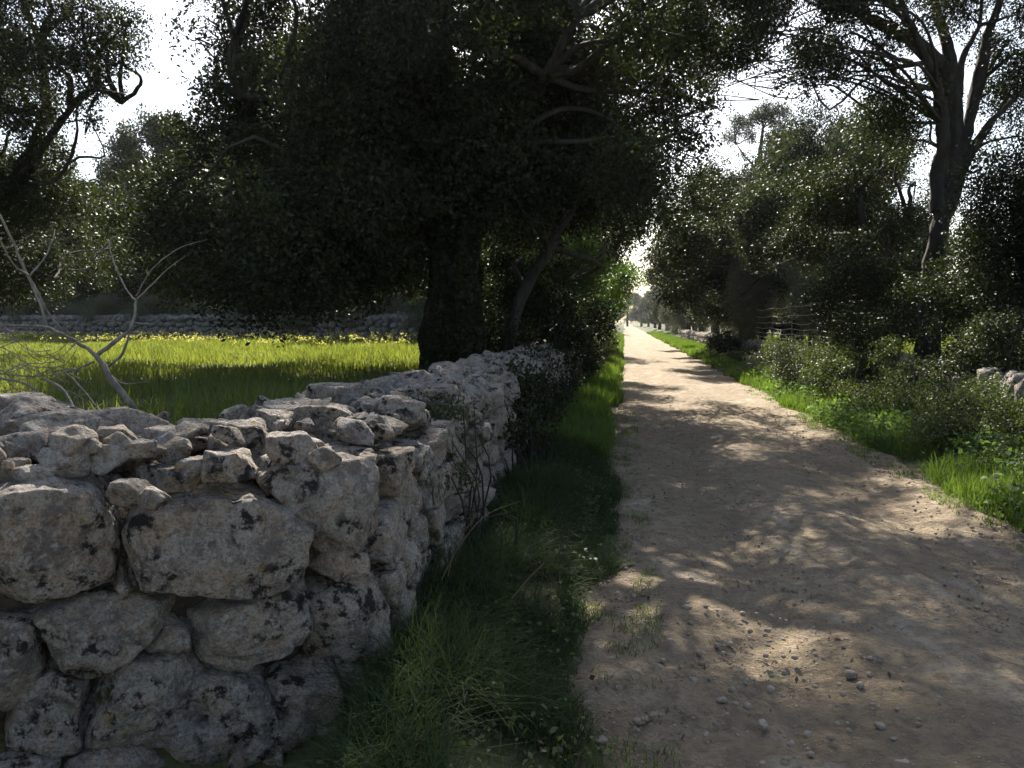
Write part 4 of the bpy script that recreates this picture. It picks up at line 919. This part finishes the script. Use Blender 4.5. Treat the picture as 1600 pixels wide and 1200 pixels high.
# grass in the lane
xy = np.vstack([np.array([[1.55, 13.2]]) + rng.normal(size=(700, 2)) * [.12, .8], np.array([[1.3, 33.]]) + rng.normal(size=(300, 2)) * [.15, 1.5]])
grass_obj('lane_grass', xy, rng.uniform(.02, .06, len(xy)), .006 + 0 * xy[:, 0], 'grass', rng, 'thin patch of low grass growing in the middle of the lane', 2, .7, zoff=.0)
# the field
n = 330000
x = rng.uniform(-46, -2.1, n); y = 4 + 52 * rng.random(n) ** 1.25
k = (vnoise(np.stack([x * .7, y * .7, 0 * x], -1), 65) > -.75) & (((np.stack([x, y], -1) - A[:2]) @ pn[:2]) > .2) & (x / np.maximum(y, 1) > -1.05)
k &= ~((y < 5.2) & (x > -4.5) & (y - .63 * (x + 1) < 4.4))
xy = np.stack([x[k], y[k]], -1)
hh = rng.uniform(.10, .30, len(xy)) * (1 + .5 * vnoise(np.stack([xy[:, 0] * .5, xy[:, 1] * .5, 0 * xy[:, 0]], -1), 3)) - .04 * sst(22, 34, xy[:, 1])
grass_obj('field_grass', xy, hh, .008 + .0009 * xy[:, 1], 'fieldgrass', rng, 'lush green grass of the field behind the left wall', 2, .6)
# mustard flowers
n = 1900; x = rng.uniform(-46, -3, n); y = 23 + 30 * rng.random(n)
ds = (np.stack([x, y], -1) - A[:2]) @ pn[:2]
k = (ds > .4) & (vnoise(np.stack([x * .25, y * .25, 0 * x], -1), 71) > -.35 + .5 * (ds > 12)) & ((ds < 15) | (rng.random(n) < .15)); x = x[k]; y = y[k]; n = len(x)
hz = rng.uniform(.25, .55, n); zz = gz(x, y); base = np.stack([x, y, zz], -1)
V, F, m = blades(base, hz, np.full(n, .012), rng, 2, .25)
tag(mesh_obj('flower_stems', V, F, M['fieldgrass'], None, np.full(len(V), .4), False), 'thin green stems below the yellow field flowers', 'flowers', kind='stuff')
rep = np.repeat(np.arange(n), 9); C = base[rep] + np.stack([rng.normal(size=len(rep)) * .09, rng.normal(size=len(rep)) * .09, hz[rep] * rng.uniform(.72, 1.02, len(rep))], -1)
V, F = leaf_quads(C, np.full(len(C), .05) * rng.uniform(.7, 1.3, len(C)), rng, .9, .6)
tag(mesh_obj('mustard_flowers', V, F, M['petal'], None, np.repeat(rng.random(len(C)), 4), False), 'yellow mustard blossoms across the back of the left field', 'flowers', kind='stuff')
# bright field on the far right
n = 60000; x = rng.uniform(5.6, 40, n); y = rng.uniform(10, 70, n); k = x / y < .75; xy = np.stack([x[k], y[k]], -1)
grass_obj('field_grass', xy, rng.uniform(.1, .3, len(xy)), .012 + .001 * xy[:, 1], 'fieldgrass', rng, 'yellowish green field glimpsed through trees at right', 2, .5)

# broad-leaved weeds
def weeds(name, xy, label, size, mat, hgt=.22, per=16, upb=1.2):
    rep = np.repeat(np.arange(len(xy)), per); h = rng.uniform(.5, 1.3, len(xy)) * hgt
    z = gz(xy[:, 0], xy[:, 1]); C = np.stack([xy[rep, 0], xy[rep, 1], z[rep] + h[rep] * rng.random(len(rep))], -1)
    C[:, :2] += rng.normal(size=(len(rep), 2)) * .5 * hgt
    V, F = leaf_quads(C, size * rng.uniform(.5, 1.3, len(C)), rng, .7, upb)
    V2, F2, m = blades(np.stack([xy[:, 0], xy[:, 1], z], -1), h, np.full(len(xy), .004), rng, 2, .3)
    Vt = np.vstack([V, V2]); Ft = np.vstack([F, F2 + len(V)]); at = np.concatenate([np.repeat(rng.random(len(C)), 4), np.full(len(V2), .3)])
    return tag(mesh_obj(name, Vt, Ft, M[mat], None, at, False), label, 'weeds', kind='stuff')
xy = clumped(2600, 3.2, 4.3, 5, 17, 1.2, -.05, 72, 1.2)
weeds('weeds', xy, 'pale broad-leaved weeds in the grass below the right wall', .065, 'weed', .28)
xy = clumped(560, -.95, -.2, 1.5, 9, 1.8, -.1, 73, 1.0)
weeds('weeds', xy, 'dark broad-leaved weeds at the foot of the left wall', .032, 'bramble', .15, 14)
xy = clumped(300, 3.2, 4.4, 17, 40, .6, -.1, 74, 1.2)
weeds('weeds', xy, 'leafy weeds along the distant right verge', .09, 'weed', .35)

# long dry stalks arching out of the left verge
for k, (pts, dd, lab) in enumerate([([(690, 905), (720, 850), (760, 805), (812, 783)], 3.6, 'long dry grass stalk arching right from the left verge'), ([(700, 900), (712, 850), (735, 818), (748, 800)], 3.7, 'shorter dry stalk beside the long arching one'), ([(800, 935), (825, 905), (850, 880)], 3.3, 'straight straw stalk leaning in the middle of the left verge')]):
    P = [U(u, v, dd) for u, v in pts]; a = Acc(); tube(a, P, [.0035, .003, .0025, .0015][:len(P)], 5, None, 0, 6)
    tag(a.obj('dry_stalk', M['drygrass'], None, origin=P[0]), lab, 'grass stalk')

# ------------------------------------------------------------------ stones and litter on the lane
rng = np.random.default_rng(88)
a = Acc()
for k in range(7500):
    y = 1.6 + 14 * rng.random() ** 1.8; x = rng.uniform(-.1, 3.1)
    if rng.random() < .35: x = rng.choice([rng.uniform(-.15, .25), rng.uniform(1.3, 1.8), rng.uniform(2.8, 3.2)])
    s = .004 + .016 * rng.random() ** 3.2
    V, F = ico(1); V = V * rng.uniform(.6, 1.2, 3) * s; V = V + rng.normal(size=V.shape) * s * .12; th = rng.uniform(0, 6.28)
    V = V @ np.array([[math.cos(th), math.sin(th), 0], [-math.sin(th), math.cos(th), 0], [0, 0, .8]]); a.add(V + [x, y, .002], F, rng.uniform(.3, 1))
tag(a.obj('gravel', M['pebble'], None, smooth=False), 'fine loose gravel scattered over the dirt lane', 'gravel', kind='stuff')
GS = 'single stones lying on the dirt lane'
for k, (u, v, s, lab) in enumerate([(1072, 950, .030, 'pale flat stone near the left edge of the lane level with the lit grass'), (1330, 1055, .028, 'pale stone right of centre in the near lane'), (1190, 1133, .022, 'whitish stone near the picture bottom in mid lane'), (1205, 1080, .02, None), (1045, 1003, .02, None), (965, 1080, .022, None), (1375, 1135, .022, None), (1410, 1195, .03, None), (1120, 1010, .018, None), (1560, 985, .02, None), (1290, 905, .02, None), (1240, 870, .018, None), (1490, 900, .02, None), (1020, 1120, .02, None), (1260, 1150, .016, None), (1100, 880, .02, None), (1340, 820, .02, None), (1180, 800, .02, None), (1550, 1090, .022, None), (940, 1160, .03, None), (1000, 790, .02, None), (1420, 1010, .018, None), (1160, 960, .018, None), (1085, 1065, .016, None)]):
    dr = U(u, v, 1.0) - EYE; t = -CAMH / dr[2]; P = EYE + dr * t; P[2] = .004
    V, F = loose((0, 0, 0), s * .85, 3, rng, .42, .25); o = mesh_obj('lane_stone', V + P, F, M['pebble'], None, np.full(len(V), rng.uniform(.6, 1)), False, P)
    tag(o, lab or 'small pale stone lying loose on the dirt lane', 'stone', GS)
n = 6000; x = np.where(rng.random(n) < .5, rng.uniform(-.5, .3, n), rng.uniform(-.2, 3.4, n)); y = 1.5 + 12 * rng.random(n) ** 1.5
k = vnoise(np.stack([x * 2, y * 2, 0 * x], -1), 91) > -.1; x = x[k]; y = y[k]
C = np.stack([x, y, np.where((x > -.1) & (x < 3.1), .008, .05) + 0 * x], -1); V, F = leaf_quads(C, rng.uniform(.012, .035, len(C)), rng, .6, 6, None, .3)
tag(mesh_obj('fallen_leaves', V, F, M['litter'], None, np.repeat(rng.random(len(C)), 4), False), 'small brown oak leaves fallen on the lane', 'leaf litter', kind='stuff')


# ------------------------------------------------------------------ the air: even haze round the whole place
hv = np.array([[x, y, z] for z in (-2.0, 16.5) for x, y in ((-130., -12.), (110., -12.), (110., 300.), (-130., 300.))])
hF = np.array([(3, 2, 1, 0), (4, 5, 6, 7), (0, 1, 5, 4), (1, 2, 6, 5), (2, 3, 7, 6), (3, 0, 4, 7)])
hm, nt, ns, ls = newmat('haze_air')
pv = N_(ns, 'ShaderNodeVolumePrincipled'); pv.inputs['Density'].default_value = HAZE; pv.inputs['Color'].default_value = (.9, .93, 1, 1); pv.inputs['Anisotropy'].default_value = .5
o = N_(ns, 'ShaderNodeOutputMaterial'); ls.new(pv.outputs[0], o.inputs['Volume'])
tag(mesh_obj('haze', hv, hF, hm), kind='stuff')
